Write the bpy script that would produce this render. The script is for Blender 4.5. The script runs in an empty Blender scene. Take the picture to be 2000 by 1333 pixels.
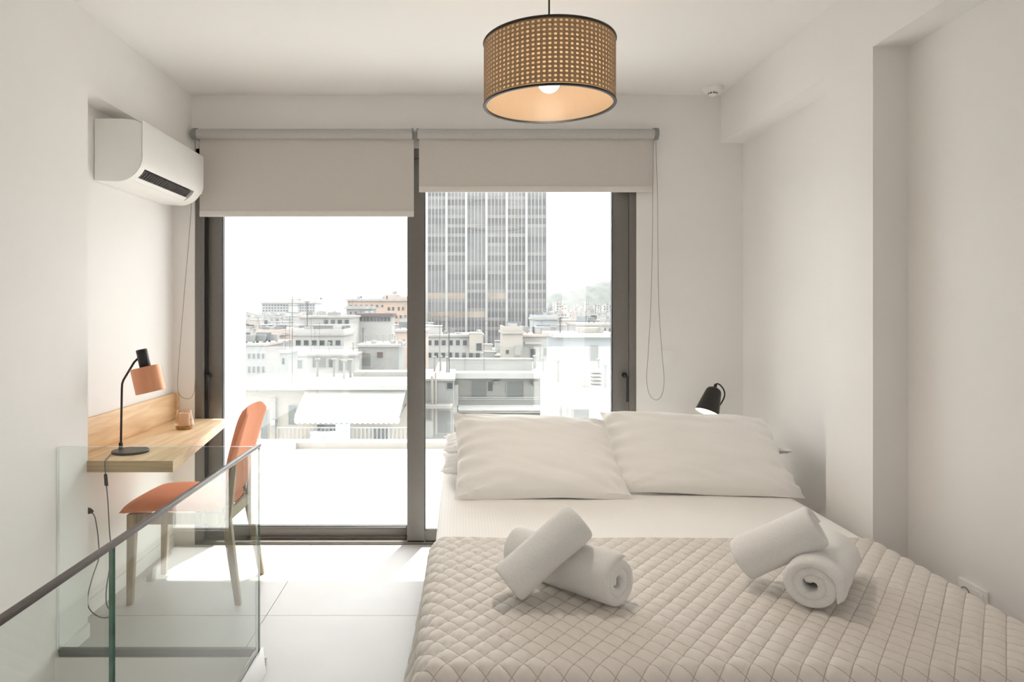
import bpy, bmesh, math, random
from mathutils import Vector, Matrix, noise
import numpy as np

random.seed(7)
PI = math.pi
scn = bpy.context.scene
COL = scn.collection

# ---------------------------------------------------------------- camera
F, CX, CY, EYE = 1350.0, 898.0, 605.0, 1.413          # focal length and vanishing point of the 2000 x 1333 frame
cam_d = bpy.data.cameras.new('camera')
cam_d.sensor_fit = 'HORIZONTAL'
cam_d.sensor_width = 36.0
cam_d.lens = 36.0 * F / 2000.0
cam_d.shift_x = (1000.0 - CX) / 2000.0
cam_d.shift_y = -(666.5 - CY) / 2000.0
cam_d.clip_start, cam_d.clip_end = 0.05, 6000
cam = bpy.data.objects.new('camera', cam_d)
cam.location = (0, 0, EYE)
cam.rotation_euler = (PI / 2, 0, 0)
COL.objects.link(cam)
scn.camera = cam

# ---------------------------------------------------------------- world, sun, exposure
SKY = 1.45
wd = bpy.data.worlds.new('sky')
scn.world = wd
wd.use_nodes = True
bg = wd.node_tree.nodes['Background']
bg.inputs['Color'].default_value = (0.97, 0.985, 1.0, 1)
bg.inputs['Strength'].default_value = SKY

sd = bpy.data.lights.new('sun', 'SUN')
sd.energy = 3.0
sd.angle = math.radians(0.6)
sd.color = (1.0, 0.96, 0.9)
sun = bpy.data.objects.new('sun', sd)
to_sun = Vector((0.275, 0.96, 1.44)).normalized()
sun.rotation_euler = to_sun.to_track_quat('Z', 'Y').to_euler()
sun.location = (5, 12, 14)
COL.objects.link(sun)

def area(name, loc, target, sx, sy, power, color):
    d = bpy.data.lights.new(name, 'AREA')
    d.shape = 'RECTANGLE'
    d.size, d.size_y = sx, sy
    d.energy = power
    d.color = color
    o = bpy.data.objects.new(name, d)
    o.location = loc
    o.rotation_euler = (Vector(loc) - Vector(target)).to_track_quat('Z', 'Y').to_euler()
    COL.objects.link(o)
# two unseen fill lights added behind the camera, no window there
area('rear_fill_light', (0.1, -2.4, 1.5), (0.0, 3.0, 1.5), 3.0, 2.2, .6, (1.0, 0.96, 0.91))
area('side_fill_light', (1.66, -1.2, 1.5), (-1.6, -0.6, 1.4), 1.5, 1.5, 4.6, (1.0, 0.97, 0.93))

ld = bpy.data.lights.new('stairwell_fill_light', 'POINT')  # unseen fill light added to brighten the stairwell face
ld.energy = 0.9; ld.shadow_soft_size = 0.25; ld.color = (1.0, 0.97, 0.92)
lo_ = bpy.data.objects.new('stairwell_fill_light', ld); lo_.location = (-1.2, 1.75, -0.95); COL.objects.link(lo_)

vs = scn.view_settings
vs.view_transform = 'Standard'
vs.look = 'None'
vs.gamma = 1.0
vs.exposure = 2.02
vs.use_curve_mapping = False
scn.cycles.transparent_max_bounces = 32
scn.cycles.max_bounces = 14
scn.cycles.diffuse_bounces = 8
scn.cycles.glossy_bounces = 4
scn.cycles.transmission_bounces = 8
scn.cycles.sample_clamp_indirect = 6.0

# ---------------------------------------------------------------- helpers
def W(x, y, Y):
    return Vector(((x - CX) * Y / F, Y, EYE - (y - CY) * Y / F))
def PX(x, Y): return (x - CX) * Y / F
def PZ(y, Y): return EYE - (y - CY) * Y / F

def srgb(h):
    c = [int(h[i:i + 2], 16) / 255 for i in (0, 2, 4)]
    return tuple(v / 12.92 if v <= 0.04045 else ((v + 0.055) / 1.055) ** 2.4 for v in c)

def mat(name, color, rough=0.6, metal=0.0, var=0.0, vscale=8.0, bump=0.0, bscale=60.0, sheen=0.0, spec=0.5, trans=0.0, stretch=(1, 1, 1)):
    m = bpy.data.materials.new(name)
    m.use_nodes = True
    nt = m.node_tree
    b = nt.nodes['Principled BSDF']
    if isinstance(color, str): color = srgb(color)
    b.inputs['Base Color'].default_value = (*color, 1)
    b.inputs['Roughness'].default_value = rough
    b.inputs['Metallic'].default_value = metal
    b.inputs['Specular IOR Level'].default_value = spec
    if sheen:
        b.inputs['Sheen Weight'].default_value = sheen
        b.inputs['Sheen Roughness'].default_value = 0.45
        b.inputs['Sheen Tint'].default_value = (*[min(1, c * 1.3 + .1) for c in color], 1)
    tc = nt.nodes.new('ShaderNodeTexCoord')
    mp = nt.nodes.new('ShaderNodeMapping')
    mp.inputs['Scale'].default_value = stretch
    nt.links.new(tc.outputs['Object'], mp.inputs['Vector'])
    if var:
        n = nt.nodes.new('ShaderNodeTexNoise')
        n.inputs['Scale'].default_value = vscale
        n.inputs['Detail'].default_value = 5
        r = nt.nodes.new('ShaderNodeValToRGB')
        r.color_ramp.elements[0].position, r.color_ramp.elements[1].position = .3, .7
        r.color_ramp.elements[0].color = (*[c * (1 - var) for c in color], 1)
        r.color_ramp.elements[1].color = (*[min(1, c * (1 + var)) for c in color], 1)
        nt.links.new(mp.outputs[0], n.inputs['Vector'])
        nt.links.new(n.outputs['Fac'], r.inputs['Fac'])
        nt.links.new(r.outputs['Color'], b.inputs['Base Color'])
    if bump:
        n = nt.nodes.new('ShaderNodeTexNoise')
        n.inputs['Scale'].default_value = bscale
        n.inputs['Detail'].default_value = 4
        bp = nt.nodes.new('ShaderNodeBump')
        bp.inputs['Strength'].default_value = bump
        bp.inputs['Distance'].default_value = 0.01
        nt.links.new(mp.outputs[0], n.inputs['Vector'])
        nt.links.new(n.outputs['Fac'], bp.inputs['Height'])
        nt.links.new(bp.outputs['Normal'], b.inputs['Normal'])
    if trans:
        out = nt.nodes['Material Output']
        t = nt.nodes.new('ShaderNodeBsdfTranslucent')
        t.inputs['Color'].default_value = (*color, 1)
        mx = nt.nodes.new('ShaderNodeMixShader')
        mx.inputs[0].default_value = trans
        nt.links.new(b.outputs[0], mx.inputs[1])
        nt.links.new(t.outputs[0], mx.inputs[2])
        nt.links.new(mx.outputs[0], out.inputs['Surface'])
    return m

def wood(name, c0, c1, stretch, scale=3.0, rough=0.5):
    m = bpy.data.materials.new(name)
    m.use_nodes = True
    nt = m.node_tree
    b = nt.nodes['Principled BSDF']
    b.inputs['Roughness'].default_value = rough
    tc = nt.nodes.new('ShaderNodeTexCoord')
    mp = nt.nodes.new('ShaderNodeMapping')
    mp.inputs['Scale'].default_value = stretch
    n1 = nt.nodes.new('ShaderNodeTexNoise')
    n1.inputs['Scale'].default_value = scale
    n1.inputs['Detail'].default_value = 8
    n1.inputs['Distortion'].default_value = 0.6
    r = nt.nodes.new('ShaderNodeValToRGB')
    r.color_ramp.elements[0].position, r.color_ramp.elements[1].position = .32, .68
    r.color_ramp.elements[0].color = (*srgb(c0), 1)
    r.color_ramp.elements[1].color = (*srgb(c1), 1)
    nt.links.new(tc.outputs['Object'], mp.inputs['Vector'])
    nt.links.new(mp.outputs[0], n1.inputs['Vector'])
    nt.links.new(n1.outputs['Fac'], r.inputs['Fac'])
    nt.links.new(r.outputs['Color'], b.inputs['Base Color'])
    return m

def glass(name, tint, ior=1.5, rough=0.0):
    """thin architectural pane: clear transmission with a true Fresnel mirror on top"""
    m = bpy.data.materials.new(name)
    m.use_nodes = True
    nt = m.node_tree
    nt.nodes.remove(nt.nodes['Principled BSDF'])
    out = nt.nodes['Material Output']
    t = nt.nodes.new('ShaderNodeBsdfTransparent')
    t.inputs['Color'].default_value = (*tint, 1)
    g = nt.nodes.new('ShaderNodeBsdfGlossy')
    g.inputs['Roughness'].default_value = rough
    # Schlick's Fresnel on the angle to the face, the same from both sides of the pane
    geo = nt.nodes.new('ShaderNodeNewGeometry')
    dot = nt.nodes.new('ShaderNodeVectorMath'); dot.operation = 'DOT_PRODUCT'
    nt.links.new(geo.outputs['Normal'], dot.inputs[0]); nt.links.new(geo.outputs['Incoming'], dot.inputs[1])
    def mth(op, a, b=None):
        n = nt.nodes.new('ShaderNodeMath'); n.operation = op
        for k, x in enumerate((a, b)):
            if x is None: continue
            if isinstance(x, (int, float)): n.inputs[k].default_value = x
            else: nt.links.new(x, n.inputs[k])
        return n.outputs[0]
    f0 = ((ior - 1) / (ior + 1)) ** 2
    q = mth('POWER', mth('SUBTRACT', 1.0, mth('ABSOLUTE', dot.outputs['Value'])), 5.0)
    fac = mth('ADD', mth('MULTIPLY', q, 1 - f0), f0)
    mx = nt.nodes.new('ShaderNodeMixShader')
    nt.links.new(fac, mx.inputs[0])
    nt.links.new(t.outputs[0], mx.inputs[1])
    nt.links.new(g.outputs[0], mx.inputs[2])
    nt.links.new(mx.outputs[0], out.inputs['Surface'])
    return m

def emit(name, color, strength):
    m = bpy.data.materials.new(name)
    m.use_nodes = True
    b = m.node_tree.nodes['Principled BSDF']
    b.inputs['Base Color'].default_value = (*color, 1)
    b.inputs['Emission Color'].default_value = (*color, 1)
    b.inputs['Emission Strength'].default_value = strength
    return m

def link(name, me, mats, parent=None):
    o = bpy.data.objects.new(name, me)
    COL.objects.link(o)
    for m in (mats if isinstance(mats, (list, tuple)) else [mats]):
        if m is not None and len(me.materials) < (len(mats) if isinstance(mats, (list, tuple)) else 1): me.materials.append(m)
    if parent is not None:
        o.parent = parent
        # meshes are written in world coordinates; only a top-level Empty carries an offset
        if parent.parent is None:
            o.matrix_parent_inverse = Matrix.Translation(-Vector(parent.location))
    return o

def thing(name, label, cat, loc=(0, 0, 0), group=None):
    o = bpy.data.objects.new(name, None)
    o.empty_display_size = 0.1
    o.location = loc
    COL.objects.link(o)
    o['label'] = label
    o['category'] = cat
    if group: o['group'] = group
    return o
def tag(o, label, cat, group=None):
    o['label'] = label; o['category'] = cat
    if group: o['group'] = group
    return o
def struct(o, label=None):
    o['kind'] = 'structure'
    if label: o['label'] = label
    return o

class MB:
    """collects simple shapes in world coordinates, then links them as one mesh object"""
    def __init__(s): s.v, s.f, s.m = [], [], []
    def add(s, vs_, fs_, mi=0):
        b = len(s.v)
        s.v += [tuple(p) for p in vs_]
        s.f += [tuple(i + b for i in f) for f in fs_]
        s.m += [mi] * len(fs_)
        return s
    def box(s, x0, x1, y0, y1, z0, z1, mi=0):
        x0, x1 = min(x0, x1), max(x0, x1); y0, y1 = min(y0, y1), max(y0, y1); z0, z1 = min(z0, z1), max(z0, z1)
        return s.add([(x0, y0, z0), (x1, y0, z0), (x1, y1, z0), (x0, y1, z0), (x0, y0, z1), (x1, y0, z1), (x1, y1, z1), (x0, y1, z1)],
                     [(0, 3, 2, 1), (4, 5, 6, 7), (0, 1, 5, 4), (1, 2, 6, 5), (2, 3, 7, 6), (3, 0, 4, 7)], mi)
    def hexa(s, bottom, top, mi=0):
        return s.add(list(bottom) + list(top), [(0, 3, 2, 1), (4, 5, 6, 7), (0, 1, 5, 4), (1, 2, 6, 5), (2, 3, 7, 6), (3, 0, 4, 7)], mi)
    def prism(s, pts0, pts1, mi=0, caps=True):
        n = len(pts0)
        fs_ = [(i, (i + 1) % n, (i + 1) % n + n, i + n) for i in range(n)]
        if caps: fs_ += [tuple(range(n - 1, -1, -1)), tuple(range(n, 2 * n))]
        return s.add(list(pts0) + list(pts1), fs_, mi)
    def tube(s, pts, r, n=8, mi=0, closed=False, r2=None):
        pts = [Vector(p) for p in pts]
        k = len(pts)
        up = Vector((0, 0, 1))
        vs_, prev = [], None
        for i, p in enumerate(pts):
            if closed: t = pts[(i + 1) % k] - pts[i - 1]
            else: t = pts[min(i + 1, k - 1)] - pts[max(i - 1, 0)]
            t.normalize()
            if prev is None:
                a = t.cross(up)
                if a.length < 1e-3: a = t.cross(Vector((0, 1, 0)))
            else:
                a = prev - t * prev.dot(t)
            a.normalize(); prev = a
            b = t.cross(a)
            rr = r if r2 is None else r + (r2 - r) * i / (k - 1)
            for j in range(n):
                q = 2 * PI * j / n
                vs_.append(p + (a * math.cos(q) + b * math.sin(q)) * rr)
        fs_ = []
        for i in range(k if closed else k - 1):
            for j in range(n):
                i2 = (i + 1) % k
                fs_.append((i * n + j, i2 * n + j, i2 * n + (j + 1) % n, i * n + (j + 1) % n))
        if not closed: fs_ += [tuple(range(n)), tuple(range((k - 1) * n + n - 1, (k - 1) * n - 1, -1))]
        return s.add(vs_, fs_, mi)
    def lathe(s, prof, origin, axis=(0, 0, 1), n=32, mi=0, closed=False):
        q = Vector((0, 0, 1)).rotation_difference(Vector(axis).normalized())
        o = Vector(origin)
        vs_, fs_, k = [], [], len(prof)
        for j in range(n):
            a = 2 * PI * j / n
            for r, h in prof: vs_.append(o + q @ Vector((r * math.cos(a), r * math.sin(a), h)))
        for j in range(n):
            j2 = (j + 1) % n
            for i in range(k if closed else k - 1):
                i2 = (i + 1) % k
                fs_.append((j * k + i, j2 * k + i, j2 * k + i2, j * k + i2))
        return s.add(vs_, fs_, mi)
    def build(s, name, mats, parent=None, smooth=False, bevel=0.0, segs=2, angle=35, weld=False):
        me = bpy.data.meshes.new(name)
        me.from_pydata(s.v, [], s.f)
        me.update()
        bm = bmesh.new(); bm.from_mesh(me)
        lay = list(s.m)
        for fc, mi in zip(bm.faces, lay): fc.material_index = mi
        if weld: bmesh.ops.remove_doubles(bm, verts=bm.verts, dist=1e-5)
        bmesh.ops.recalc_face_normals(bm, faces=bm.faces)
        if bevel:
            bm.edges.ensure_lookup_table()
            ed = [e for e in bm.edges if len(e.link_faces) == 2 and e.calc_face_angle(0) > math.radians(angle)]
            bmesh.ops.bevel(bm, geom=ed, offset=bevel, segments=segs, profile=0.5, affect='EDGES', clamp_overlap=True)
        bm.to_mesh(me); bm.free()
        o = link(name, me, mats, parent)
        if smooth or bevel:
            try:
                me.shade_smooth()
                me.set_sharp_from_angle(angle=math.radians(40))
            except Exception: pass
        return o

def smooth_path(pts, n=8):
    """Catmull-Rom through the points"""
    P = [Vector(p) for p in pts]
    P = [2 * P[0] - P[1]] + P + [2 * P[-1] - P[-2]]
    out = []
    for i in range(1, len(P) - 2):
        for k in range(n):
            t = k / n
            a, b, c, d = P[i - 1], P[i], P[i + 1], P[i + 2]
            out.append(0.5 * ((2 * b) + (c - a) * t + (2 * a - 5 * b + 4 * c - d) * t * t + (3 * b - a - 3 * c + d) * t ** 3))
    out.append(P[-2])
    return out

# ---------------------------------------------------------------- materials
M = {}
M['wall'] = mat('white_plaster', (0.858, 0.840, 0.822), 0.85, bump=0.03, bscale=140, var=0.012, vscale=2, spec=0.2)
M['ceil'] = mat('ceiling_paint', (0.858, 0.840, 0.822), 0.9, bump=0.02, bscale=120, spec=0.1)
M['tile'] = mat('pale_porcelain', (0.545, 0.535, 0.525), 0.42, var=0.03, vscale=3.0, spec=0.35)
M['grout'] = mat('grout', (0.33, 0.32, 0.31), 0.9)
M['frame'] = mat('anthracite_aluminium', (0.175, 0.163, 0.15), 0.42, metal=0.15, var=0.03, vscale=40)
M['frame_dark'] = mat('black_gasket', (0.02, 0.02, 0.02), 0.6)
M['black'] = mat('black_metal', (0.010, 0.009, 0.0085), 0.42, var=0.1, vscale=50)
M['glass'] = glass('door_glass', (0.975, 0.985, 0.98))
M['rail_glass'] = glass('balustrade_glass', (0.945, 0.968, 0.955))
M['edge_glass'] = mat('green_glass_edge', (0.12, 0.23, 0.18), 0.15, var=0.25, vscale=20)
M['edge_pale'] = mat('pale_glass_edge', (0.62, 0.70, 0.66), 0.15, var=0.1, vscale=20)
M['steel'] = mat('brushed_steel', (0.42, 0.40, 0.38), 0.32, metal=0.85, var=0.06, vscale=60, stretch=(30, 1, 30))
M['bronze'] = mat('dark_handrail_metal', (0.11, 0.095, 0.09), 0.4, metal=0.4, var=0.05, vscale=40)
M['gasket'] = mat('grey_rubber_gasket', (0.16, 0.165, 0.155), 0.7, var=0.1, vscale=30)
M['blind'] = mat('taupe_blind_fabric', (0.66, 0.625, 0.585), 0.9, var=0.02, vscale=120, bump=0.05, bscale=600, trans=0.06, spec=0.1)
M['blind_bar'] = mat('blind_hem_fabric', (0.74, 0.71, 0.67), 0.8, var=0.02, vscale=90)
M['blind_tube'] = mat('blind_tube_fabric', (0.50, 0.49, 0.475), 0.75, var=0.03, vscale=60)
M['plastic_grey'] = mat('grey_bracket_plastic', (0.25, 0.24, 0.235), 0.5, var=0.03, vscale=40)
M['chain'] = mat('bead_chain', (0.33, 0.30, 0.27), 0.5, var=0.15, vscale=300)
M['white_plastic'] = mat('white_plastic', (0.88, 0.87, 0.85), 0.35, var=0.01, vscale=10)
M['oak'] = wood('pale_oak', 'dcb688', 'f2d8b2', (14, 1.1, 14), 2.6, 0.5)
M['oak_back'] = wood('oak_backsplash', 'd9b284', 'efd2aa', (14, 1.1, 9), 2.4, 0.5)
M['oak_edge'] = wood('oak_end_shaded', 'b79873', 'd2b58e', (1.4, 10, 34), 2.4, 0.5)  # grain runs along the edge; shade on the desk end darkens the tone
M['chairwood'] = wood('grey_washed_oak', '9d8a72', 'b9a68d', (16, 16, 2.0), 3.0, 0.55)
M['velvet'] = mat('salmon_velvet', (0.68, 0.275, 0.155), 0.8, var=0.06, vscale=9, bump=0.05, bscale=300, sheen=0.5, spec=0.15)
M['copper'] = mat('copper_lacquer', (0.73, 0.33, 0.18), 0.38, metal=0.25, var=0.02, vscale=20)
M['darkbrown'] = mat('dark_bronze_tube', (0.05, 0.038, 0.032), 0.4, metal=0.5, var=0.05, vscale=60)
M['cord'] = mat('grey_fabric_cord', (0.12, 0.115, 0.11), 0.8, var=0.1, vscale=200)
M['wax'] = mat('cream_wax', (0.83, 0.68, 0.55), 0.45, var=0.02, vscale=20, trans=0.2)
M['amber'] = glass('amber_glass', (0.975, 0.925, 0.87))
M['brass'] = mat('amber_glass_foot', (0.42, 0.24, 0.09), 0.2, metal=0.6, var=0.1, vscale=40)
M['sheet'] = mat('white_satin_sheet', (0.88, 0.865, 0.84), 0.62, sheen=0.1, spec=0.25)
M['pillow'] = mat('white_pillowcase', (0.88, 0.865, 0.84), 0.7, sheen=0.1, spec=0.2, bump=0.10, bscale=14, stretch=(1, 1, 3))
M['towel'] = mat('white_terry', (0.93, 0.92, 0.905), 0.95, var=0.03, vscale=260, bump=0.55, bscale=420, sheen=0.35, spec=0.05)
M['quilt'] = mat('taupe_quilt', (0.68, 0.64, 0.595), 0.62, var=0.02, vscale=60, bump=0.04, bscale=260, sheen=0.15, spec=0.3)
M['bedbase'] = mat('bed_base_fabric', (0.40, 0.37, 0.34), 0.9, var=0.04, vscale=80)
M['bulb'] = emit('lamp_bulb_glow', (1.0, 0.88, 0.72), 10)
M['bulb2'] = emit('bedside_bulb_glow', (1.0, 0.86, 0.68), 4)
M['shade_in'] = mat('white_lamp_inside', (0.85, 0.82, 0.76), 0.5, var=0.01, vscale=20)
M['terrace'] = mat('terrace_paint', (0.56, 0.555, 0.54), 0.8, var=0.03, vscale=3)
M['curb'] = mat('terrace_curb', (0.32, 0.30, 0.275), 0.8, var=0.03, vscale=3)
def stripes(m, sx, amount):
    """woven satin stripes running along the bed: a small change of gloss and tone"""
    nt = m.node_tree; b = nt.nodes['Principled BSDF']
    tc = nt.nodes.new('ShaderNodeTexCoord')
    w = nt.nodes.new('ShaderNodeTexWave')
    w.wave_type = 'BANDS'; w.bands_direction = 'X'; w.wave_profile = 'SIN'
    w.inputs['Scale'].default_value = sx
    r = nt.nodes.new('ShaderNodeValToRGB')
    c = b.inputs['Base Color'].default_value
    r.color_ramp.elements[0].position, r.color_ramp.elements[1].position = .4, .6
    r.color_ramp.elements[0].color = (*[v * (1 - amount) for v in c[:3]], 1)
    r.color_ramp.elements[1].color = (*[min(1, v * (1 + amount)) for v in c[:3]], 1)
    nt.links.new(tc.outputs['Object'], w.inputs['Vector'])
    nt.links.new(w.outputs['Fac'], r.inputs['Fac'])
    nt.links.new(r.outputs['Color'], b.inputs['Base Color'])
stripes(M['sheet'], 26, 0.02)

# cane webbing: straw strands crossing in four directions
def cane_mat():
    m = mat('rattan_cane', (0.42, 0.27, 0.14), 0.6)
    nt = m.node_tree; b = nt.nodes['Principled BSDF']
    tc = nt.nodes.new('ShaderNodeTexCoord')
    w1 = nt.nodes.new('ShaderNodeTexWave'); w1.bands_direction = 'Z'; w1.inputs['Scale'].default_value = 260
    n = nt.nodes.new('ShaderNodeTexNoise'); n.inputs['Scale'].default_value = 220
    mx = nt.nodes.new('ShaderNodeMath'); mx.operation = 'MULTIPLY'
    r = nt.nodes.new('ShaderNodeValToRGB')
    r.color_ramp.elements[0].color = (0.21, 0.13, 0.068, 1)
    r.color_ramp.elements[1].color = (0.66, 0.445, 0.25, 1)
    r.color_ramp.elements[0].position, r.color_ramp.elements[1].position = .1, .5
    nt.links.new(tc.outputs['Object'], w1.inputs['Vector'])
    nt.links.new(tc.outputs['Object'], n.inputs['Vector'])
    nt.links.new(w1.outputs['Fac'], mx.inputs[0]); nt.links.new(n.outputs['Fac'], mx.inputs[1])
    nt.links.new(mx.outputs[0], r.inputs['Fac'])
    nt.links.new(r.outputs['Color'], b.inputs['Base Color'])
    return m
M['cane'] = cane_mat()
M['lining'] = mat('shade_lining_paper', (0.84, 0.71, 0.55), 0.35, var=0.05, vscale=140, stretch=(1, 1, .1), trans=0.68)

# city
def cm(name, c, var=0.06, sc=0.35, rough=0.9): return mat(name, c, rough, var=var, vscale=sc, spec=0.2)
M['c_white'] = cm('city_white_render', (0.240, 0.236, 0.225))
M['c_cream'] = cm('city_cream_render', (0.227, 0.208, 0.184))
M['c_grey'] = cm('city_grey_render', (0.180, 0.177, 0.171))
M['c_blue'] = cm('city_pale_blue_render', (0.218, 0.232, 0.238))
M['c_pink'] = cm('city_pink_render', (0.269, 0.218, 0.189))
M['c_salmon'] = cm('city_salmon_render', (0.286, 0.210, 0.164))
M['c_roof'] = cm('city_roof_screed', (0.200, 0.192, 0.181), 0.12, 0.8)
M['c_pane'] = cm('city_window_glass', (0.032, 0.039, 0.043), 0.3, 0.7, 0.2)
M['c_frame'] = cm('city_window_frame', (0.216, 0.212, 0.203))
M['c_shutter'] = cm('city_grey_shutter', (0.117, 0.123, 0.121), 0.1, 1.0)
M['c_dark'] = cm('city_dark_band', (0.069, 0.052, 0.052), 0.1)
M['c_metal'] = cm('city_antenna_metal', (0.060, 0.060, 0.060), 0.1)
M['c_awning'] = mat('awning_canvas', (0.74, 0.73, 0.70), 0.9, var=0.02, vscale=1.5, trans=0.25)
M['laundry'] = mat('blue_print_laundry', (0.27, 0.29, 0.36), 0.9, var=0.25, vscale=9, trans=0.2)
M['t_pier'] = cm('tower_white_pier', (0.242, 0.238, 0.229), 0.03)
M['t_glass'] = cm('tower_dark_glass', (0.044, 0.043, 0.044), 0.35, 0.15, 0.12)
M['t_glass2'] = cm('tower_grey_glass', (0.078, 0.078, 0.080), 0.3, 0.15, 0.12)
M['t_span'] = cm('tower_spandrel', (0.111, 0.107, 0.102), 0.2, 0.2, 0.3)
M['t_tan'] = cm('tower_tan_reflection', (0.181, 0.143, 0.102), 0.35, 0.25, 0.4)  # reflected city painted as a tan pane colour
M['hill'] = mat('hill_scrub', (0.034, 0.040, 0.035), 1.0, var=0.45, vscale=0.05)
M['ground'] = mat('city_ground', (0.36, 0.35, 0.335), 1.0, var=0.2, vscale=0.05)

# ================================================================= ROOM SHELL
YB = 4.146           # inner face of the window wall
H = 2.70
XL, XN, XR = -1.609, -1.72, 1.70
REAR = -2.5
DX0, DX1, DTOP = PX(380, YB), PX(1243, YB), PZ(290, YB)
SX0, SX1, SY0, SY1 = XL, -0.79, 0.2, 2.745       # stairwell opening

w = MB()
w.box(-2.1, XL, REAR, 2.99, -2.7, H + .15)
w.box(-2.1, XN, 2.99, YB + .25, -0.2, H + .15)
struct(w.build('wall_left', M['wall']), 'white plaster wall with a tall niche for desk and air conditioner')
b = MB(); b.box(XN, XL, 2.99, YB, 2.36, H)
struct(b.build('beam_left', M['wall']), 'plaster lintel over the desk niche')
w = MB()
w.box(XN - .3, DX0, YB, YB + .25, -0.2, H + .15)
w.box(DX1, XR + .3, YB, YB + .25, -0.2, H + .15)
w.box(DX0, DX1, YB, YB + .25, DTOP, H + .15)
struct(w.build('wall_back', M['wall']), 'window wall of pale plaster around the sliding door')
w = MB(); w.box(XR, XR + .3, REAR, YB, -0.2, H + .15)
struct(w.build('wall_right', M['wall']), 'pale plaster wall beside the bed')
w = MB(); w.box(1.566, XR, 2.62, 2.957, 0, 2.411)
struct(w.build('pillar_right', M['wall']), 'square plaster pillar beside the bed')
w = MB(); w.box(1.566, XR, REAR, YB, 2.411, H)
struct(w.build('beam_right', M['wall']), 'plaster beam along the ceiling over the bed side')
w = MB(); w.box(-2.1, 2.0, REAR - .25, REAR, -2.7, H + .15)
struct(w.build('wall_rear', M['wall']))
w = MB(); w.box(-2.1, 2.0, REAR, YB + .25, H, H + .2)
struct(w.build('ceiling', M['ceil']), 'plain white ceiling')

# floor: slab with stairwell, one object per tile
fl = MB()
fl.box(XN, XR, SY1 + .02, YB, -0.25, -0.012)
fl.box(SX1 + .02, XR, REAR, SY1 + .02, -0.25, -0.012)
fl.box(XN, SX1, REAR, SY0, -0.25, -0.012)
floor = struct(fl.build('floor', M['grout']), 'large pale grey porcelain tiles with thin joints')
xs = [-2.093, -0.893, 0.307, 1.507, 2.707]
ys = [-2.81, -1.61, -0.41, 0.79, 1.99, 3.19, 4.39]
def clip(x0, x1, y0, y1):
    out = []
    for a0, a1, b0, b1 in ((XN, XR, SY1 + .0205, YB), (SX1 + .0205, XR, REAR, SY1 + .0205), (XN, SX1 + .0205, REAR, SY0)):
        u0, u1, v0, v1 = max(x0, a0), min(x1, a1), max(y0, b0), min(y1, b1)
        if u1 - u0 > .01 and v1 - v0 > .01: out.append((u0, u1, v0, v1))
    return out
G = 0.0014
for i in range(len(xs) - 1):
    for j in range(len(ys) - 1):
        rs = clip(xs[i] + G, xs[i + 1] - G, ys[j] + G, ys[j + 1] - G)
        if rs:
            t = MB()
            for r in rs: t.box(*r, -0.012, 0.0)
            t.build('floor_tile', M['tile'], floor)

# stairwell shaft below the glass
w = MB()
w.box(SX0, SX1 + .02, SY1, SY1 + .02, -2.7, 0.028)
w.box(SX1, SX1 + .02, SY0, SY1, -2.7, -0.012)
w.box(SX0, SX1, SY0 - .02, SY0, -2.7, -0.25)
struct(w.build('wall_stairwell', M['wall']), 'inner plaster faces of the stairwell opening')
w = MB(); w.box(SX0, SX1, SY0, SY1, -2.8, -2.7)
struct(w.build('floor_lower', M['tile']))
w = MB()
for k in range(8):
    w.box(SX0 + .001, SX1 - .001, SY0 + .02 + .28 * k, SY0 + .3 + .28 * k, -2.69, -0.30 - .17 * (k + 1))
struct(w.build('stair_flight', M['tile']), 'stair flight down in the stairwell')

# baseboards
bb = MB(); bb.box(XN, XN + .012, 3.0, YB - .002, 0, .07)
struct(bb.build('baseboard_left', M['wall']))
bb = MB(); bb.box(XL, XL + .018, 0.3, 2.60, -0.35, -0.03); bb.box(XL, XL + .012, SY1 + .03, 2.985, 0, .06)
struct(bb.build('baseboard_stair', M['wall']), 'white skirting at the stair head')
bb = MB(); bb.box(XR - .012, XR, REAR, 2.62, 0, .07); bb.box(XR - .012, XR, 2.957, YB - .002, 0, .07)
struct(bb.build('baseboard_right', M['wall']))
bb = MB(); bb.box(DX1 + .01, XR - .012, YB - .012, YB, 0, .07)
struct(bb.build('baseboard_back', M['wall']))

# ================================================================= SLIDING DOOR
door = bpy.data.objects.new('door_1', None); COL.objects.link(door); door.location = (0, YB, 0)
struct(door, 'double sliding glass door in dark grey aluminium')
fr = MB()
fr.box(DX0, PX(396, YB), YB + .004, YB + .13, 0, DTOP)
fr.box(PX(1229, YB), DX1, YB + .004, YB + .13, 0, DTOP)
fr.box(DX0, DX1, YB + .004, YB + .13, DTOP - .06, DTOP)
fr.box(DX0, DX1, YB + .055, YB + .13, 0, 0.032)
fr.box(DX0, DX1, YB + .0, YB + .06, 0, 0.010)
fr.build('door_frame', M['frame'], door, bevel=0.002)
tr = MB(); tr.box(PX(396, YB), PX(1229, YB), YB + .010, YB + .016, 0.010, 0.022)
tr.box(PX(396, YB), PX(1229, YB), YB + .045, YB + .05, 0.010, 0.022)
tr.build('track', M['steel'], door)

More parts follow.
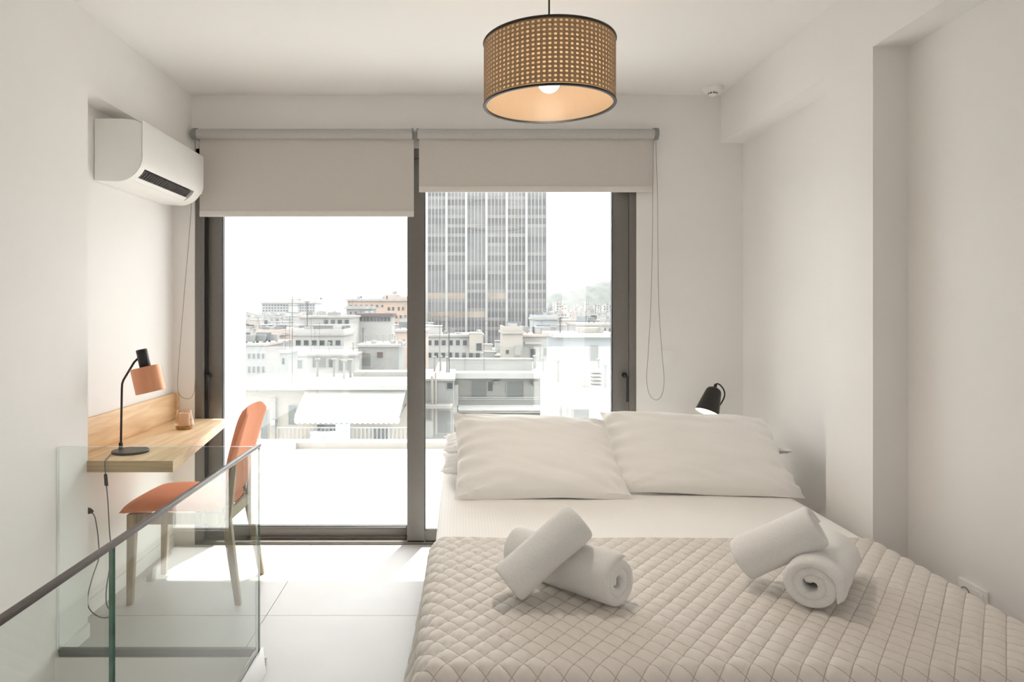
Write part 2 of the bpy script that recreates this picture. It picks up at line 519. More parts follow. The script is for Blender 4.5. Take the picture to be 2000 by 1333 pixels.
def leaf(x0, x1, y0, y1, sl, sr, z0, z1, rb, handle_x, hz):
    """one sliding leaf: two stiles, two rails, a pane and a lever handle"""
    l = MB()
    l.box(x0, x0 + sl, y0, y1, z0, z1); l.box(x1 - sr, x1, y0, y1, z0, z1)
    l.box(x0 + sl, x1 - sr, y0, y1, z0, z0 + rb); l.box(x0 + sl, x1 - sr, y0, y1, z1 - .07, z1)
    lo = l.build('door_leaf', M['frame'], door, bevel=0.0025)
    g = MB(); ym = (y0 + y1) / 2
    gx0, gx1, gz0, gz1 = x0 + sl, x1 - sr, z0 + rb, z1 - .07
    for a in ((gx0 - .0, gx0 + .005, gz0, gz1), (gx1 - .005, gx1, gz0, gz1), (gx0, gx1, gz0, gz0 + .005), (gx0, gx1, gz1 - .005, gz1)):
        g.box(a[0], a[1], y0 + .006, y1 - .006, a[2], a[3])
    g.build('gasket', M['frame_dark'], lo)
    p = MB(); p.box(gx0 + .001, gx1 - .001, ym - .004, ym + .004, gz0 + .001, gz1 - .001)
    p.build('pane', M['glass'], lo)
    h = MB()
    h.lathe([(0, .0), (.0165, .0), (.0165, .012), (.013, .016), (0, .016)], (handle_x, y0, hz), (0, -1, 0), 20)
    h.tube([(handle_x, y0 - .012, hz), (handle_x, y0 - .045, hz), (handle_x + .006, y0 - .052, hz - .012)], .0085, 10)
    hx = handle_x + .008
    h.box(hx - .0085, hx + .0085, y0 - .058, y0 - .046, hz - .155, hz - .004)
    h.build('lever_handle', M['black'], lo, bevel=0.002)
Yr = YB + .010
leaf(PX(795, Yr), PX(1228, Yr), Yr, Yr + .045, PX(829, Yr) - PX(795, Yr), PX(1228, Yr) - PX(1197, Yr), 0.012, DTOP - .062, PZ(1037, Yr) - .012, PX(1219, Yr), PZ(733, Yr))
Yl = YB + .062
leaf(PX(401, Yl), PX(826, Yl), Yl, Yl + .045, PX(433, Yl) - PX(401, Yl), PX(826, Yl) - PX(798, Yl), 0.033, DTOP - .062, PZ(1030, Yl) - .033, PX(409, Yl), PZ(733, Yl))
sl_ = MB(); sl_.box(PX(396, YB), PX(400, YB), YB + .03, YB + .10, 0.03, DTOP - .06)
sl_.build('gap_strip', M['frame_dark'], door)  # black strip put in for the dark gap between jamb and leaf

# ================================================================= ROLLER BLINDS
def blind(x0, x1, tx0, tx1, ybot, label, side, chain_pts):
    Yt = YB - .045
    s_ = Yt
    t = thing('roller_blind', label, 'blind', ((PX(x0, s_) + PX(x1, s_)) / 2, Yt, PZ(262, s_)), 'roller blinds on the sliding door')
    ztop, zbot = PZ(262, s_), PZ(ybot, s_)
    tube = MB(); r = .0295
    a, b_ = PX(tx0, s_), PX(tx1, s_)
    tube.lathe([(0, 0), (r, 0), (r, b_ - a), (0, b_ - a)], (a, Yt, ztop), (1, 0, 0), 28)
    tube.build('roller_tube', M['blind_tube'], t, smooth=True)
    fx0, fx1 = PX(x0, s_), PX(x1, s_)
    fab = MB(); fab.box(fx0, fx1, Yt + .014, Yt + .015, zbot + .033, ztop - .01)
    fab.build('fabric', M['blind'], t)
    hem = MB(); hem.box(fx0, fx1, Yt + .0095, Yt + .0195, zbot, zbot + .035)
    hem.build('hem_bar', M['blind_bar'], t, bevel=.003)
    cap_x = a if side < 0 else b_
    for cx_, sg in ((a, -1), (b_, 1)):
        cap = MB()
        big = sg == side
        cap.lathe([(0, 0), (.034 if big else .029, 0), (.036 if big else .03, .006), (.034 if big else .029, .024 if big else .006), (0, .024 if big else .006)], (cx_, Yt, ztop), (sg, 0, 0), 24)
        cap.box(cx_ - .004, cx_ + .004, Yt, YB - .001, ztop - .03, ztop + .035)
        cap.build('bracket', M['plastic_grey'], t, smooth=True)
    ch = MB(); ch.tube(smooth_path(chain_pts, 8), .0017, 6)
    ch.build('bead_chain', M['chain'], t, smooth=True)
    return t
yc = YB - .05
def cp(L, Y=yc): return [W(x, y, Y) for x, y in L]
blind(388, 808, 385, 805, 423, 'wider taupe roller blind pulled lower, nearest the air conditioner', -1,
      cp([(381, 262), (380, 310), (374, 400), (368, 480), (361, 560), (353, 660), (347, 745), (350, 770), (362, 779), (376, 774), (381, 740), (381, 620), (381, 480), (382, 330), (382, 268)]))
blind(818, 1276, 816, 1277, 375, 'taupe roller blind pulled down less, its end towards the light switch', 1,
      cp([(1276, 275), (1275, 380), (1274, 480), (1271, 600), (1266, 690), (1263, 740), (1268, 770), (1281, 782), (1293, 771), (1297, 742), (1293, 690), (1287, 600), (1285, 480), (1284, 380), (1281, 275)]))

# ================================================================= AIR CONDITIONER
def ac():
    Y0, Y1 = 3.247, 4.015
    t = thing('air_conditioner', 'white wall-mounted split air conditioner high in the niche', 'air conditioner', (XN, (Y0 + Y1) / 2, 2.02))
    arc = [(.10 + .1235 * math.sin(q), 2.135 - .119 * math.cos(q)) for q in [PI / 2 * k / 14 for k in range(15)]]
    topc = [(.2235, 2.280), (.220, 2.288), (.205, 2.298), (.185, 2.305), (.16, 2.309), (.12, 2.312), (0, 2.312)]
    prof = [(0, 2.021)] + arc + topc
    notch = [(0, 2.021)] + arc[:5] + [(.140, 2.10), (.190, 2.112)] + arc[10:] + topc
    P = lambda pr, y: [(XN + .004 + d, y, z) for d, z in pr]
    S0, S1 = Y0 + .055, Y1 - .10
    bdy = MB()
    bdy.prism(P(prof, Y0 + .004), P(prof, S0)); bdy.prism(P(notch, S0), P(notch, S1)); bdy.prism(P(prof, S1), P(prof, Y1 - .004))
    bdy.build('body', M['white_plastic'], t, smooth=True)
    end = MB()
    small = [(d * .985, 2.165 + (z - 2.165) * .985) for d, z in prof]
    end.prism(P(small, Y0), P(small, Y0 + .004)); end.build('end_panel', M['white_plastic'], t)
    end = MB(); end.prism(P(small, Y1 - .004), P(small, Y1)); end.build('end_panel', M['white_plastic'], t)
    pan = MB()
    pp = [(d, z) for d, z in arc[10:]] + [(.2235, 2.29), (.2215, 2.296), (.2245, 2.303), (.2275, 2.299)] + [(.10 + (d - .10) * 1.03, 2.135 + (z - 2.135) * 1.03) for d, z in arc[:9:-1]]
    pan.prism(P(pp, Y0 - .001), P(pp, Y1 + .001))
    pan.build('front_panel', M['white_plastic'], t, smooth=True)
    dk = MB(); dk.prism(P([(.144, 2.052), (.142, 2.098), (.188, 2.110), (.206, 2.102), (.192, 2.095), (.152, 2.070)], S0 + .001), P([(.144, 2.052), (.142, 2.098), (.188, 2.110), (.206, 2.102), (.192, 2.095), (.152, 2.070)], S1 - .001))
    dk.build('outlet_cavity', M['black'], t)
    v = MB()
    n = 22
    for k in range(n):
        y = S0 + .012 + (S1 - S0 - .024) * k / (n - 1)
        v.prism(P([(.158, 2.042), (.196, 2.078), (.190, 2.086), (.152, 2.054)], y), P([(.158, 2.042), (.196, 2.078), (.190, 2.086), (.152, 2.054)], y + .0022))
    o = v.build('louvre_blades', M['plastic_grey'], t); o['kind'] = 'stuff'
    fl_ = MB(); fp = [(.150, 2.0345), (.153, 2.031), (.170, 2.045), (.167, 2.049)]
    fl_.prism(P(fp, S0 + .004), P(fp, S1 - .004)); fl_.build('swing_flap', M['white_plastic'], t)
    lp = MB(); lp.prism(P([(.196, 2.062), (.2035, 2.070), (.2025, 2.0725), (.195, 2.0645)], Y1 - .06), P([(.196, 2.062), (.2035, 2.070), (.2025, 2.0725), (.195, 2.0645)], Y1 - .035))
    lp.build('display_slot', M['plastic_grey'], t)
ac()

# ================================================================= PENDANT LAMP
def pendant():
    c = Vector((PX(1072.5, 2.38), 2.38, 0)); z0, z1, R = 2.117, 2.331, .225
    t = thing('pendant_lamp', 'round cane webbing drum pendant lamp with black rims, lit', 'lamp', (c.x, c.y, z0))
    ln = MB(); ln.lathe([(R - .006, z0 + .004), (R - .006, z1 - .004), (R - .0075, z1 - .004), (R - .0075, z0 + .004)], c, (0, 0, 1), 96, closed=True)
    ln.build('shade_lining', M['lining'], t, smooth=True)
    # cane sheet with octagonal openings
    cols, rows = 80, 14
    me_v, me_f = [], []
    def pt(u, v): 
        a = 2 * PI * u / cols
        return (c.x + R * math.cos(a), c.y + R * math.sin(a), z0 + .006 + (z1 - z0 - .012) * v / rows)
    web = MB()
    for i in range(cols):
        for j in range(rows):
            ring, sq = [], [(0, 0), (.5, 0), (1, 0), (1, .5), (1, 1), (.5, 1), (0, 1), (0, .5)]
            angs = [225, 270, 315, 0, 45, 90, 135, 180]
            for a in angs:
                q = math.radians(a)
                ring.append((.5 + .295 * math.cos(q), .5 + .295 * math.sin(q)))
            vs_ = [pt(i + a, j + b_) for a, b_ in sq] + [pt(i + a, j + b_) for a, b_ in ring]
            web.add(vs_, [(k, (k + 1) % 8, (k + 1) % 8 + 8, k + 8) for k in range(8)])
    wo = web.build('cane_webbing', M['cane'], t, weld=True)
    so = wo.modifiers.new('thickness', 'SOLIDIFY'); so.thickness = .0016; so.offset = -1
    for zz in (z0, z1):
        rim = MB(); rim.lathe([(R - .008, zz - .0035), (R + .0015, zz - .0035), (R + .003, zz), (R + .0015, zz + .0035), (R - .008, zz + .0035)], c, (0, 0, 1), 96, closed=True)
        rim.build('rim', M['black'], t, smooth=True)
    seam = MB(); a0 = math.radians(98)
    for a in (a0,):
        p = c + Vector((math.cos(a) * (R - .0085), math.sin(a) * (R - .0085), 0))
        d = Vector((-math.sin(a), math.cos(a), 0)) * .0025
        seam.hexa([p - d + Vector((0, 0, z0 + .005)), p + d + Vector((0, 0, z0 + .005)), p + d * 1 + Vector((0, .0006, z0 + .005)), p - d + Vector((0, .0006, z0 + .005))],
                  [p - d + Vector((0, 0, z1 - .005)), p + d + Vector((0, 0, z1 - .005)), p + d * 1 + Vector((0, .0006, z1 - .005)), p - d + Vector((0, .0006, z1 - .005))])
    seam.build('lining_seam', M['lining'], t)
    sp = MB()
    for k in range(3):
        a = 2 * PI * k / 3 + .5
        sp.tube([c + Vector((0, 0, z1 - .012)), c + Vector((math.cos(a) * (R - .008), math.sin(a) * (R - .008), z1 - .006))], .002, 6)
    sp.build('spider_frame', M['black'], t)
    cd = MB(); cd.tube([c + Vector((0, 0, z1 - .015)), c + Vector((0, 0, H - .02))], .0032, 8); cd.build('cord', M['black'], t, smooth=True)
    rs = MB(); rs.lathe([(0, H - .03), (.035, H - .03), (.05, H - .012), (.05, H - .0), (0, H)], c, (0, 0, 1), 32); rs.build('ceiling_rose', M['black'], t, smooth=True)
    sk = MB(); sk.lathe([(0, z1 - .005), (.018, z1 - .005), (.02, z1 - .06), (.017, z1 - .075), (0, z1 - .075)], c, (0, 0, 1), 24); sk.build('socket', M['black'], t, smooth=True)
    bl = MB(); zc, rb = 2.199, .039
    pr = [(0.0001, zc - rb)] + [(rb * math.sin(q), zc - rb * math.cos(q)) for q in [PI * k / 12 for k in range(1, 10)]] + [(.015, zc + rb + .012), (.013, z1 - .07)]
    bl.lathe(pr, c, (0, 0, 1), 28); bl.build('bulb', M['bulb'], t, smooth=True)
    ls = bpy.data.lights.new('pendant_bulb_light', 'SPOT')
    ls.energy = 6; ls.spot_size = math.radians(124); ls.spot_blend = 0.9; ls.shadow_soft_size = rb; ls.color = (1.0, 0.87, 0.74)
    lo = bpy.data.objects.new('pendant_bulb_light', ls); lo.location = (c.x, c.y, zc - rb - .004); COL.objects.link(lo)
pendant()

# ================================================================= SMOKE DETECTOR, SWITCH, SOCKET
c = Vector((PX(1392, 4.0), 4.0, H))
t = thing('smoke_detector', 'small round white smoke detector on the ceiling near the beam', 'smoke detector', c)
d_ = MB(); d_.lathe([(0, 0), (.056, 0), (.056, -.012), (.046, -.026), (.03, -.03), (0, -.03)], c, n=40); d_.build('housing', M['white_plastic'], t, smooth=True)
d_ = MB(); d_.lathe([(0, -.03), (.023, -.03), (.024, -.044), (.017, -.05), (0, -.05)], c, n=32); d_.build('sensor_cap', M['white_plastic'], t, smooth=True)
d_ = MB()
for k in range(8):
    a = 2 * PI * k / 8
    p = c + Vector((math.cos(a) * .0235, math.sin(a) * .0235, -.037)); d2 = Vector((-math.sin(a), math.cos(a), 0)) * .006; o2 = Vector((math.cos(a), math.sin(a), 0)) * .0015
    d_.hexa([p - d2 - o2 - Vector((0, 0, .003)), p + d2 - o2 - Vector((0, 0, .003)), p + d2 + o2 - Vector((0, 0, .003)), p - d2 + o2 - Vector((0, 0, .003))],
            [p - d2 - o2 + Vector((0, 0, .003)), p + d2 - o2 + Vector((0, 0, .003)), p + d2 + o2 + Vector((0, 0, .003)), p - d2 + o2 + Vector((0, 0, .003))])
d_.build('sensor_slots', M['black'], t)

x0, x1, z0, z1 = PX(1290, YB), PX(1317, YB), PZ(712, YB), PZ(685, YB)
t = thing('light_switch', 'square white rocker light switch on the wall beside the blind chain', 'switch', ((x0 + x1) / 2, YB, z0))
d_ = MB(); d_.box(x0, x1, YB - .008, YB, z0, z1); d_.build('face_plate', M['white_plastic'], t, bevel=.002)
d_ = MB(); xm = (x0 + x1) / 2; mgn = .014
d_.hexa([(x0 + mgn, YB - .012, z0 + mgn), (x1 - mgn, YB - .012, z0 + mgn), (x1 - mgn, YB - .007, z0 + mgn), (x0 + mgn, YB - .007, z0 + mgn)],
        [(x0 + mgn, YB - .009, z1 - mgn), (x1 - mgn, YB - .009, z1 - mgn), (x1 - mgn, YB - .007, z1 - mgn), (x0 + mgn, YB - .007, z1 - mgn)])
d_.build('rocker', M['white_plastic'], t, bevel=.0008)

y1_, y0_ = 1.70 * F / (1876 - CX), 1.70 * F / (1932 - CX)
zt = PZ(1127, y1_)
t = thing('power_socket', 'white double power socket low on the wall beside the quilt', 'socket', (XR, (y0_ + y1_) / 2, zt - .08))
d_ = MB(); d_.box(XR - .010, XR, y0_, y1_, zt - .082, zt); d_.build('face_plate', M['white_plastic'], t, bevel=.002)
ym = (y0_ + y1_) / 2
d_ = MB(); d_.lathe([(.021, 0), (.021, .0015), (.0185, .0015), (.0185, -.006), (0, -.006)], (XR - .0105, y1_ - .036, zt - .041), (-1, 0, 0), 24)
d_.build('socket_well', M['plastic_grey'], t, smooth=True)
d_ = MB(); d_.box(XR - .0125, XR - .009, y0_ + .012, ym - .006, zt - .07, zt - .012); d_.build('blank_insert', M['white_plastic'], t, bevel=.001)

# ================================================================= DESK
def desk():
    z1, z0 = .7585, .710
    t = thing('floating_desk', 'tapered pale oak desk shelf fixed in the wall niche', 'desk', (XN, 3.5, z0))
    d = MB()
    y0, y1 = 2.985, YB - .003
    xa, xb = -1.238, PX(441, YB) 
    top = [(XL - .004 - .0, y0, z1), (xa, y0, z1), (xb, y1, z1), (XN + .002, y1, z1), (XN + .002, 2.992, z1), (XL - .004, 2.992, z1)]
    bot = [(x, y, z0) for x, y, _ in top]
    d.prism(bot, top)
    d.build('desk_top', M['oak'], t, bevel=.0015)
    e_ = MB(); e_.box(XL - .004, xa - .0005, y0 - .002, y0 + .004, z0, z1); e_.build('edge_band', M['oak_edge'], t, bevel=.0006)
    s_ = MB(); s_.box(XN + .002, XN + .022, 2.992, YB - .003, z1, PZ(767.5, YB)); s_.build('backsplash', M['oak_back'], t, bevel=.001)
    s_ = MB(); s_.box(XN + .022, PX(350.5, YB), YB - .022, YB - .003, z1, PZ(767.5, YB)); s_.build('return_panel', M['oak_back'], t, bevel=.001)
desk()

# ================================================================= DESK LAMP
def desk_lamp():
    zd = .7585; Y = 3.167
    c = Vector((PX(255, Y), Y, zd))
    t = thing('desk_lamp', 'copper shade desk lamp with dark bent stem on the oak desk', 'lamp', c)
    b_ = MB(); b_.lathe([(0, .0005), (.078, .0005), (.080, .004), (.080, .009), (.077, .012), (0, .0125)], c, n=48); b_.build('base', M['black'], t, smooth=True)
    px = PX(236, Y)
    pts = [(px, Y, zd + .01), W(238, 760, Y), W(238.6, 750, Y), W(241, 743, Y), W(262, 708, Y), W(270, 700, Y)]
    s_ = MB(); s_.tube(smooth_path(pts[:2], 2) + [Vector(p) for p in pts[2:]], .0050, 10)
    s_.lathe([(0, 0), (.009, 0), (.009, .03), (.0065, .034), (0, .034)], (px, Y, zd + .012), n=16)
    s_.build('stem', M['darkbrown'], t, smooth=True)
    a0, a1 = W(276, 683, Y), W(295, 766, Y)
    ax = (a1 - a0).normalized()
    L = (a1 - a0).length
    sk = MB(); sk.lathe([(0, 0), (.022, 0), (.0245, .003), (.0245, .018), (.0235, .020), (.0245, .022), (.0245, .10), (.022, .103), (0, .103)], a0, ax, 28)
    sk.tube([W(270, 700, Y), a0 + ax * .04], .007, 10)
    sk.build('lamp_holder', M['black'], t, smooth=True)
    sh0 = .082
    shd = MB(); r = .0655
    shd.lathe([(r, sh0), (r, L), (r - .0012, L), (r - .0012, sh0)], a0, ax, 48, closed=True)
    for k in range(3):
        q = 2 * PI * k / 3
        e1 = ax.orthogonal().normalized(); e2 = ax.cross(e1)
        dr = e1 * math.cos(q) + e2 * math.sin(q)
        shd.tube([a0 + ax * (sh0 + .012) + dr * .02, a0 + ax * (sh0 + .012) + dr * (r - .001)], .0016, 6)
    shd.build('lamp_shade', M['copper'], t, smooth=True)
    bb_ = MB(); bb_.lathe([(0, .10), (.013, .10), (.022, .13), (.025, .15), (.02, .168), (0.0001, .176)], a0, ax, 20); bb_.build('bulb', M['shade_in'], t, smooth=True)
    # flex: over the front edge of the desk, inline switch, loop, plug in the niche wall
    Yf = 2.972
    P = [c + Vector((-.075, -.01, .006)), Vector((PX(212, 3.05), 3.05, zd + .004)), Vector((PX(206, 2.985), 2.985, zd + .003)), W(204.5, 908, Yf), W(206, 925, Yf), W(208, 950, Yf), W(211, 985, Yf), W(214, 1040, Yf), W(218, 1080, Yf),
         W(214, 1110, 2.975), W(208, 1150, 2.98), W(208, 1180, 2.985), W(216, 1196, 2.99), W(213, 1206, 3.0), W(195, 1206, 3.0), W(176, 1192, 3.0), W(171, 1170, 3.0), W(180, 1130, 3.0), W(193, 1090, 3.02), W(192, 1055, 3.06), W(189, 1030, 3.09), W(185, 1010, 3.12), W(178, 1000, 3.16)]
    f_ = MB(); f_.tube(smooth_path(P, 6), .0024, 7); f_.build('flex_cord', M['cord'], t, smooth=True)
    i_ = MB(); i_.hexa([W(204, 950, Yf - .008), W(212, 950, Yf - .008), W(212, 950, Yf + .006), W(204, 950, Yf + .006)],
                       [W(202.5, 926, Yf - .008), W(209.5, 926, Yf - .008), W(209.5, 926, Yf + .006), W(202.5, 926, Yf + .006)])
    i_.build('inline_switch', M['black'], t, bevel=.004)
    pl = MB(); pe = W(178, 1000, 3.16)
    pl.lathe([(0, 0), (.008, 0), (.014, .02), (.014, .05), (0, .05)], pe + Vector((.004, 0, 0)), Vector((XN - pe.x, .02, 0)), 16)
    pl.build('plug', M['black'], t, smooth=True)
desk_lamp()

# ================================================================= CANDLE IN AMBER GLASS
c = Vector((PX(360, 3.79), 3.79, .7585))
t = thing('candle_holder', 'amber glass candle holder with cream pillar candle on the desk', 'candle', c)
g = MB(); g.lathe([(.050, .014), (.0565, .024), (.050, .055), (.043, .085), (.041, .104), (.039, .104), (.041, .085), (.048, .055), (.0535, .025), (.046, .017)], c, n=40, closed=True); g.build('glass_cup', M['amber'], t, smooth=True)
g = MB(); g.lathe([(0, 0.0005), (.040, .0005), (.044, .004), (.044, .011), (.047, .0155), (0, .0165)], c, n=40); g.build('foot', M['brass'], t, smooth=True)
g = MB(); g.lathe([(0, .0175), (.030, .0175), (.0305, .085), (.027, .089), (0.0001, .087)], c, n=32)
g.build('candle', M['wax'], t, smooth=True)
g = MB(); g.tube([c + Vector((0, 0, .086)), c + Vector((.001, 0, .096))], .001, 6); g.build('wick', M['black'], t)

# ================================================================= CHAIR
def chair():
    t = thing('desk_chair', 'salmon velvet dining chair with grey-washed oak legs facing the desk', 'chair', (-1.32, 3.5, 0))
    yn, yf = 3.30, 3.70
    # seat: rounded, thick cushion
    n, m_ = 26, 22
    v, f = [], []
    def seat_pt(i, j, s):
        u, w_ = i / (n - 1) * 2 - 1, j / (m_ - 1) * 2 - 1
        # square to rounded-square
        x = u * math.sqrt(max(0, 1 - .22 * w_ * w_)); y = w_ * math.sqrt(max(0, 1 - .22 * u * u))
        e = max(abs(u), abs(w_)) ** 5
        th = .026 * math.sqrt(max(0, 1 - e)) if e < 1 else 0
        X = -1.385 + x * .262; Y = 3.495 + y * (.235 + .015 * -x)
        zc = .452 + .012 * math.exp(-((x + .1) ** 2) * 2) - .028 * max(0, -x - .45) ** 1.3
        return (X, Y, zc + (th + .016 * (1 - e) if s > 0 else -th * .55))
    for s in (1, -1):
        for i in range(n):
            for j in range(m_): v.append(seat_pt(i, j, s))
    for s in (0, 1):
        o = s * n * m_
        for i in range(n - 1):
            for j in range(m_ - 1):
                q = (o + i * m_ + j, o + (i + 1) * m_ + j, o + (i + 1) * m_ + j + 1, o + i * m_ + j + 1)
                f.append(q if s == 0 else q[::-1])
    sb = MB(); sb.add(v, f); sb.build('seat', M['velvet'], t, smooth=True, weld=True)
    # backrest: curved upholstered board
    n, m_ = 18, 22
    v, f = [], []
    def back_pt(i, j, s):
        u, q = i / (n - 1) * 2 - 1, j / (m_ - 1)           # u across (near..far), q up
        e = max(abs(u), abs(q * 2 - 1)) ** 6
        rc = 1 - .10 * max(0, (abs(q * 2 - 1) - .72) / .28) ** 2   # rounded corners
        Y = 3.505 + u * .19 * rc
        z = .475 + q * .460 - .035 * (max(0, abs(u) - .55) / .45) ** 2 * (1 if q > .5 else -1) * abs(2 * q - 1)
        X = -1.150 + .098 * q ** 1.5 + .022 * u * u
        th = .026 * math.sqrt(max(0, 1 - e))
        return (X + s * th, Y, z)
    for s in (1, -1):
        for i in range(n):
            for j in range(m_): v.append(back_pt(i, j, s))
    for s in (0, 1):
        o = s * n * m_
        for i in range(n - 1):
            for j in range(m_ - 1):
                q = (o + i * m_ + j, o + (i + 1) * m_ + j, o + (i + 1) * m_ + j + 1, o + i * m_ + j + 1)
                f.append(q if s == 0 else q[::-1])
    sb = MB(); sb.add(v, f); sb.build('backrest', M['velvet'], t, smooth=True, weld=True)
    def leg(pts):   # list of (x, y, z, half width, half depth)
        l = MB()
        for a, b_ in zip(pts[:-1], pts[1:]):
            l.hexa([(b_[0] - b_[3], b_[1] - b_[4], b_[2]), (b_[0] + b_[3], b_[1] - b_[4], b_[2]), (b_[0] + b_[3], b_[1] + b_[4], b_[2]), (b_[0] - b_[3], b_[1] + b_[4], b_[2])],
                   [(a[0] - a[3], a[1] - a[4], a[2]), (a[0] + a[3], a[1] - a[4], a[2]), (a[0] + a[3], a[1] + a[4], a[2]), (a[0] - a[3], a[1] + a[4], a[2])])
        l.build('leg', M['chairwood'], t, bevel=.004, weld=False)
    for y in (yn + .01, yf - .01):
        leg([(-1.566, y, .435, .022, .019), (-1.578, y, 0, .014, .014)])
    for y in (yn + .03, yf - .03):
        sg = -1 if y < 3.5 else 1
        leg([(-1.085, y, .66, .010, .013), (-1.112, y, .47, .019, .016), (-1.122, y, .40, .021, .018), (-1.058, y + sg * .025, 0, .014, .014)])
    ap = MB()
    ap.box(-1.55, -1.13, yn, yn + .02, .385, .438); ap.box(-1.55, -1.13, yf - .02, yf, .385, .438)
    ap.box(-1.575, -1.557, yn + .03, yf - .03, .385, .436); ap.box(-1.135, -1.115, yn + .05, yf - .05, .385, .438)
    ap.build('seat_frame', M['chairwood'], t, bevel=.003)
chair()

# ================================================================= GLASS BALUSTRADE AROUND THE STAIRWELL
def balustrade():
    t = thing('glass_balustrade', 'clear glass balustrade with slim dark handrail around the stairwell', 'balustrade', (-.80, 2.76, 0))
    Yf = 2.763; th = .0045
    zt = .868
    XS = -.804
    def pane(x0, x1, y0, y1, z0, z1, edge):
        p = MB(); p.box(x0, x1, y0, y1, z0, z1)
        o = p.build('pane', [M['rail_glass'], M['edge_glass'], M['edge_pale']], t)
        big = 'x' if (y1 - y0) > (x1 - x0) else 'y'
        for pl in o.data.polygons:
            nx, ny, nz = [abs(q) for q in pl.normal]
            if (big == 'x' and nx < .5) or (big == 'y' and ny < .5): pl.material_index = edge
        return o
    pane(XL + .006, XS - .010, Yf - th, Yf + th, .040, zt - .003, 2)
    pane(XS - th, XS + th, 1.604, Yf + th, .030, zt - .004, 1)
    pane(XS - th, XS + th, .25, 1.592, .030, zt - .004, 1)
    r = MB(); r.box(XS - .0085, XS + .0085, .25, Yf + .008, zt - .005, zt + .007); r.build('handrail', M['bronze'], t, bevel=.002)
    g = MB(); g.box(XL + .012, XS - .012, Yf - .010, Yf + .010, .028, .058); g.build('gasket_strip', M['gasket'], t)
    # floor channel along the landing side
    ch = MB()
    A = lambda y: [(XS - .014, y, .0), (XS - .014, y, .054), (XS - .008, y, .054), (XS - .008, y, .035), (XS + .008, y, .035), (XS + .008, y, .054), (XS + .016, y, .054), (XS + .050, y, 0.0005)]
    B = lambda y: [(x, y - (0.085 if k == 7 else 0), z) for k, (x, _, z) in enumerate(A(y))]
    ch.prism(A(.25), B(Yf + .012))
    ch.build('base_channel', M['steel'], t)
balustrade()

# ================================================================= BED
BX0, BX1, BY0, BY1, BZ = -.090, 1.490, 1.565, 3.70, .583
bed = thing('double_bed', 'double bed made up in white and taupe against the window', 'bed', ((BX0 + BX1) / 2, (BY0 + BY1) / 2, 0))
b_ = MB(); b_.box(BX0 + .02, BX1 - .02, BY0 + .02, BY1, .10, .34); b_.build('bed_base', M['bedbase'], bed, bevel=.02)
b_ = MB(); b_.box(BX0 + .006, BX1 - .006, BY0 + .006, BY1 - .006, .34, BZ - .008); b_.build('mattress', M['sheet'], bed, bevel=.04, segs=4)
for x in (BX0 + .1, BX1 - .1):
    for y in (BY0 + .1, BY1 - .1):
        l = MB(); l.lathe([(0, 0), (.022, 0), (.03, .10), (0, .10)], (x, y, 0), n=16); l.build('leg', M['black'], bed, smooth=True)

def cloth_over(name, x0, x1, y0, y1, ztop, drop_l, drop_r, drop_f, y_end, r, du, height, material, flare=.10, ripple=None):
    """a cloth laid over the bed: flat on top, rolled over the long sides and the foot, hanging below"""
    us = np.arange(x0 - drop_l, x1 + drop_r + 1e-6, du)
    vs_ = np.arange((y0 - drop_f) if drop_f > 0 else y0, y_end + 1e-6, du)
    V, Fc = [], []
    for v in vs_:
        for u in us:
            cx_, cy_ = min(max(u, x0 + r), x1 - r), max(v, y0 + r)
            ex, ey = u - cx_, v - cy_
            L = math.hypot(ex, ey)
            h, hv = height(u, v)
            if L < 1e-9:
                p = Vector((u, v, ztop + h + hv))
            else:
                n = Vector((ex / L, ey / L, 0))
                if L < r * PI / 2:
                    a = L / r
                    p = Vector((cx_, cy_, ztop - r)) + n * (r * math.sin(a)) + Vector((0, 0, r * math.cos(a)))
                    nn = n * math.sin(a) + Vector((0, 0, math.cos(a)))
                else:
                    d = L - r * PI / 2
                    w_ = r + d * flare
                    if ripple: w_ += ripple(u, v, d, n)
                    p = Vector((cx_, cy_, ztop - r - d)) + n * w_
                    nn = n
                p = p + nn * h + Vector((0, 0, hv * max(0, 1 - L / r)))
            V.append(p)
    nu = len(us)
    for j in range(len(vs_) - 1):
        for i in range(nu - 1): Fc.append((j * nu + i, j * nu + i + 1, (j + 1) * nu + i + 1, (j + 1) * nu + i))
    me = bpy.data.meshes.new(name); me.from_pydata([tuple(p) for p in V], [], Fc); me.update()
    uvl = me.uv_layers.new(name='cloth')
    flat_uv = np.array([(u, v) for v in vs_ for u in us], dtype=np.float32)
    li = np.empty(len(me.loops), dtype=np.int32); me.loops.foreach_get('vertex_index', li)
    uvl.data.foreach_set('uv', flat_uv[li].ravel())
    o = link(name, me, material)
    me.shade_smooth()
    return o

def sheet_h(u, v):
    return .0, .004 * noise.noise(Vector((u * 3, v * 2.2, 1.3))) + .0015 * noise.noise(Vector((u * 14, v * 5, 4.0)))
o = cloth_over('bed_sheet', BX0, BX1, BY0, BY1, BZ, .30, .30, .25, BY1 - .01, .045, .02, sheet_h, M['sheet'], flare=.0)
tag(o, 'white satin-stripe sheet stretched over the mattress', 'sheet')

